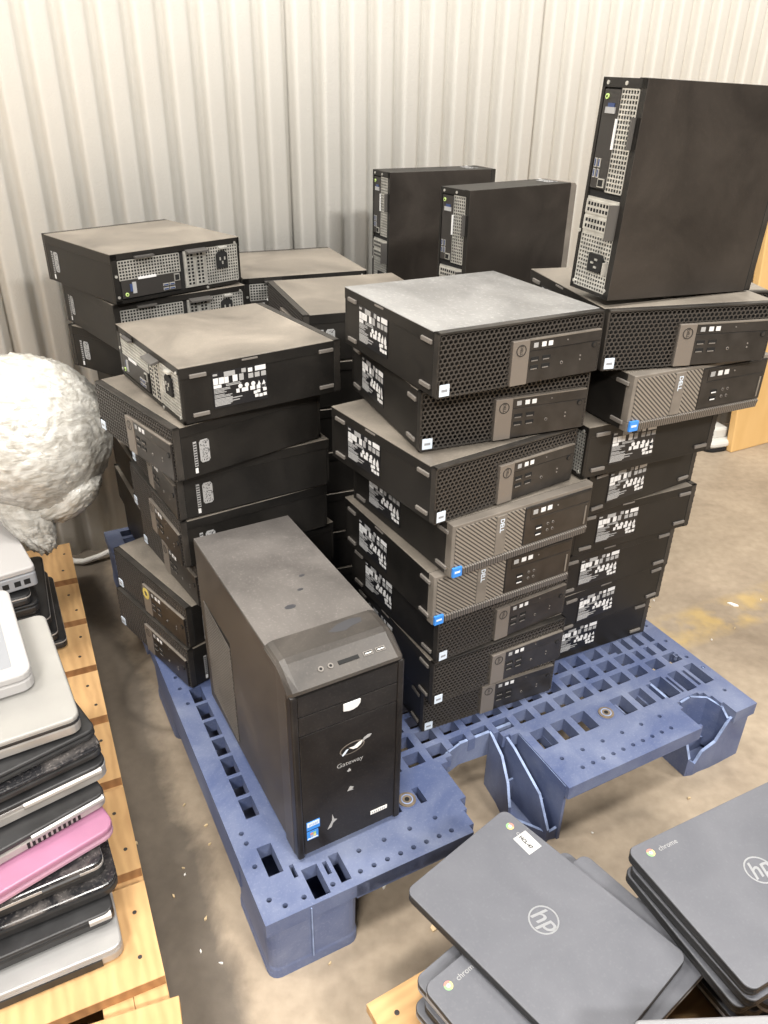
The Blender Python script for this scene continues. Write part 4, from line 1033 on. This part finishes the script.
# ----------------------------------------------------------------- film bundle
def film_bundle():
    bm = bmesh.new(); bmesh.ops.create_icosphere(bm, subdivisions=6, radius=1.)
    def crease(q, seed):                      # long thin folds: ridged noise on a swirled, stretched domain
        sw = noise.noise(q * .9 + seed) * 1.4
        d = Vector((q.x + sw * q.y, q.y - sw * q.z, q.z + sw * q.x))
        r = 1 - abs(noise.noise(Vector((d.x * 1.3, d.y * 5.5, d.z * 5.5)) + seed)) * 2
        return max(0, r) ** 3
    for v in bm.verts:
        n = v.co.normalized(); q = n * 1.6
        f = 1 + .055 * noise.noise(q * .9) + .017 * crease(q, Vector((3, 1, 7))) + .015 * crease(Vector((q.z, q.x, q.y)) * 1.3, Vector((9, 4, 2))) + .011 * crease(Vector((q.y, q.z, q.x)) * 2.2, Vector((1, 6, 5))) + .003 * noise.noise(q * 9)
        s = Vector((.166, .166, .168))
        if n.z < -.2: f *= 1 - .12 * (-.2 - n.z)
        v.co = Vector((n.x * s.x, n.y * s.y, n.z * s.z)) * f
    me = bpy.data.meshes.new('film_bundle'); bm.to_mesh(me); bm.free(); me.materials.append(M['film'])
    me.polygons.foreach_set('use_smooth', [True] * len(me.polygons))
    t = thing('film_bundle', 'crumpled ball of clear white plastic film on the far laptop pile', 'plastic film', Matrix.Translation((-.742, 1.50, .372)))
    o = bpy.data.objects.new('film_ball', me); COL.objects.link(o); o.parent = t; o.location = (0, 0, .170)
    # sagging tail of film, a closed wrinkled lobe
    bm = bmesh.new(); bmesh.ops.create_icosphere(bm, subdivisions=5, radius=1.)
    for v in bm.verts:
        n = v.co.normalized(); q = n * 3
        f = 1 + .10 * noise.noise(q * .8) + .09 * crease(q * .8, Vector((2, 8, 1))) + .06 * crease(Vector((q.z, q.y, q.x)), Vector((4, 1, 1))) + .02 * noise.noise(q * 9)
        v.co = Vector((n.x * .046, n.y * .045, n.z * .105)) * f
        v.co.x += (v.co.z) * -.35
    me2 = bpy.data.meshes.new('film_tail'); bm.to_mesh(me2); bm.free(); me2.materials.append(M['film'])
    me2.polygons.foreach_set('use_smooth', [True] * len(me2.polygons))
    o2 = bpy.data.objects.new('film_tail', me2); COL.objects.link(o2); o2.parent = t; o2.location = (-.012, -.085, .050)
    # folded-over skirt of film hanging at the lower right
    bm = bmesh.new(); bmesh.ops.create_icosphere(bm, subdivisions=5, radius=1.)
    for v in bm.verts:
        n = v.co.normalized(); q = n * 2
        f = 1 + .09 * noise.noise(q * .9) + .06 * crease(Vector((q.y, q.x * .4, q.z)), Vector((6, 2, 4))) + .03 * crease(Vector((q.y * 2, q.x * .6, q.z)), Vector((1, 7, 3)))
        v.co = Vector((n.x * .088, n.y * .060, n.z * .046)) * f
    me3 = bpy.data.meshes.new('film_fold'); bm.to_mesh(me3); bm.free(); me3.materials.append(M['film'])
    me3.polygons.foreach_set('use_smooth', [True] * len(me3.polygons))
    o3 = bpy.data.objects.new('film_fold', me3); COL.objects.link(o3); o3.parent = t; o3.location = (.070, -.045, .058); o3.rotation_euler = (0, -.55, 0)
film_bundle()

# ----------------------------------------------------------------- room
def structure(name, mb, **k):
    o = mb.build(name, **k); o['kind'] = 'structure'; return o
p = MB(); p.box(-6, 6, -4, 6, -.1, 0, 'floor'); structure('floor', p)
wa = math.radians(25.37); u = Vector((math.cos(wa), math.sin(wa))); nrm = Vector((math.sin(wa), -math.cos(wa)))   # outward to the room
P0 = Vector((-.7083, 1.9684)); SPC = .07409
p = MB(); pts = []
sub = 16
for i in range(-40 * sub, 62 * sub):
    s = i / sub; ph = s - math.floor(s)
    g = min(ph, 1 - ph) / .29                     # distance from the groove, 1 at the start of the flat crown
    h = .022 if g >= 1 else .022 * (.5 - .5 * math.cos(PI * g))
    k = round(s)
    if (k - 7) % 10 == 0 and abs(s - k) < .5 / sub: h = -.004         # panel seam
    q = P0 + u * (s * SPC - .010) + nrm * (h - .022); pts.append(q)
rows = [[(q.x, q.y, z) for q in pts] for z in (0, 3.6)]
p.rings(rows, 'wall', cap=False, closed=False)
w_ = structure('wall_back', p, smooth=True)
sol = w_.modifiers.new('sheet', 'SOLIDIFY'); sol.thickness = .002; sol.offset = -1

# small pale patches where the wall skin is damaged
# ----------------------------------------------------------------- right background
t = MB()
bu = Vector((.179, .098)).normalized()
a0 = Vector((1.289, 2.670)); a1 = a0 + bu * .75
lean = Vector((-bu.y, bu.x)) * .09
zt = .98
th = Vector((-bu.y, bu.x)) * .028
vs = []
for q in (a0, a1):
    for z, l in ((0, 0.), (zt, 1.)):
        e = q + lean * l; vs.append((e.x, e.y, z)); e2 = e + th; vs.append((e2.x, e2.y, z))
t.add(vs, [(0, 4, 6, 2), (1, 3, 7, 5), (0, 1, 5, 4), (2, 6, 7, 3), (0, 2, 3, 1), (4, 5, 7, 6)], 'ply')
tag(t.build('wooden_board', bevel=.004), 'honey-yellow wooden board leaning at the right edge behind the stacks', 'board')

st = thing('equipment_stand', 'light grey plastic stand foot beside the leaning wooden board', 'stand', Matrix.Translation((1.222, 2.748, 0)) @ Matrix.Rotation(.35, 4, 'Z'))
p = MB(); rslab(p, .12, .16, .012, .045, .04, 'lightgrey', .012, n=7); p.build('foot', st)
p = MB(); rslab(p, .115, .155, 0, .014, .04, 'hollow', .003, n=7); p.build('rubber_base', st)
p = MB(); p.rings([[(-.06, -.02, .04), (-.02, -.02, .04), (-.02, .05, .04), (-.06, .05, .04)], [(-.05, -.01, .30), (-.025, -.01, .30), (-.025, .04, .30), (-.05, .04, .30)], [(-.045, 0, .55), (-.027, 0, .55), (-.027, .03, .55), (-.045, .03, .55)]], 'lightgrey'); p.build('post', st, bevel=.004)
p = MB(); p.box(-.02, .045, -.05, .04, .04, .085, 'lightgrey'); p.build('bracket', st, bevel=.01)

p = MB()
cp = [(-.905, 1.86), (-.862, 1.838), (-.835, 1.836), (-.800, 1.856), (-.772, 1.876), (-.748, 1.882)]
zc = [.010, .010, .012, .016, .022, .020]
pts = []
for i in range(len(cp) - 1):
    for k in range(4):
        f = k / 4; pts.append((cp[i][0] * (1 - f) + cp[i + 1][0] * f, cp[i][1] * (1 - f) + cp[i + 1][1] * f, zc[i] * (1 - f) + zc[i + 1] * f))
p.tube(pts, .0085, 'cable'); tag(p.build('cable', smooth=True), 'white cable on the floor by the foot of the wall', 'cable')

# chips and scraps on the floor
rnd = random.Random(11)
def scrap(x, y, sz, mat, label, name, cat, group):
    p = MB(); k = rnd.randint(4, 6); poly = []
    for i in range(k): a = 2 * PI * i / k + rnd.random() * .5; r = sz * (.6 + .6 * rnd.random()); poly.append((r * 1.6 * math.cos(a), r * .7 * math.sin(a)))
    p.prism(poly, 'z', 0, .003, mat)
    o = p.build(name); o.matrix_world = Matrix.Translation((x, y, .0002)) @ Matrix.Rotation(rnd.random() * 6, 4, 'Z'); tag(o, label, cat, group)
for i in range(70):
    x, y = rnd.uniform(-.35, .45), rnd.uniform(.70, .98)
    if i > 30: x, y = rnd.uniform(.35, 1.2), rnd.uniform(.95, 1.9)
    if i > 55: x, y = rnd.uniform(-.5, -.2), rnd.uniform(.75, 1.35)
    scrap(x, y, rnd.uniform(.0013, .0034), rnd.choice(['chip', 'paper', 'chip']), 'tiny wood chip or paper scrap lying on the concrete floor', 'floor_scrap', 'scrap', 'scraps on the concrete floor')
scrap(.93, 1.70, .011, 'paper', 'larger white paper scrap on the yellow floor stripe at right', 'paper_scrap', 'scrap', None)
scrap(.094, .785, .009, 'chip', 'pale wood splinter on the floor under the broken pallet edge', 'wood_splinter', 'scrap', None)

# ----------------------------------------------------------------- light
def lamp(name, loc, rot, size, power, col=(1, .96, .905)):
    l = bpy.data.lights.new(name, 'AREA'); l.shape = 'RECTANGLE'; l.size, l.size_y = size; l.energy = power; l.color = col
    o = bpy.data.objects.new(name, l); COL.objects.link(o); o.location = loc; o.rotation_euler = rot; return o
for (x, y, z, pw) in LAMPS: lamp('ceiling_lamp', (x, y, z), (0, 0, 0), (1.3, .5), pw)
w = bpy.data.worlds.new('hall'); SC.world = w; w.use_nodes = True
w.node_tree.nodes['Background'].inputs[0].default_value = (1, .97, .93, 1); w.node_tree.nodes['Background'].inputs[1].default_value = WORLD

# ----------------------------------------------------------------- camera
f, pitch, roll, hc = 783.936, .509471, .017965, 1.21303
cam = bpy.data.cameras.new('camera'); cam.sensor_fit = 'HORIZONTAL'; cam.sensor_width = 36; cam.lens = 36 * f / 768
cam.clip_start = .02
co = bpy.data.objects.new('camera', cam); COL.objects.link(co)
rt = Vector((1, 0, 0)); up = Vector((0, math.sin(pitch), math.cos(pitch))); fw = Vector((0, math.cos(pitch), -math.sin(pitch)))
c, s = math.cos(roll), math.sin(roll)
r_ = c * rt + s * up; u_ = c * up - s * rt
mt = Matrix((r_, u_, -fw)).transposed().to_4x4(); mt.translation = (0, 0, hc); co.matrix_world = mt
SC.camera = co
SC.view_settings.view_transform = 'Standard'; SC.view_settings.look = 'None'; SC.view_settings.gamma = 1; SC.view_settings.use_curve_mapping = False
SC.view_settings.exposure = 0.06
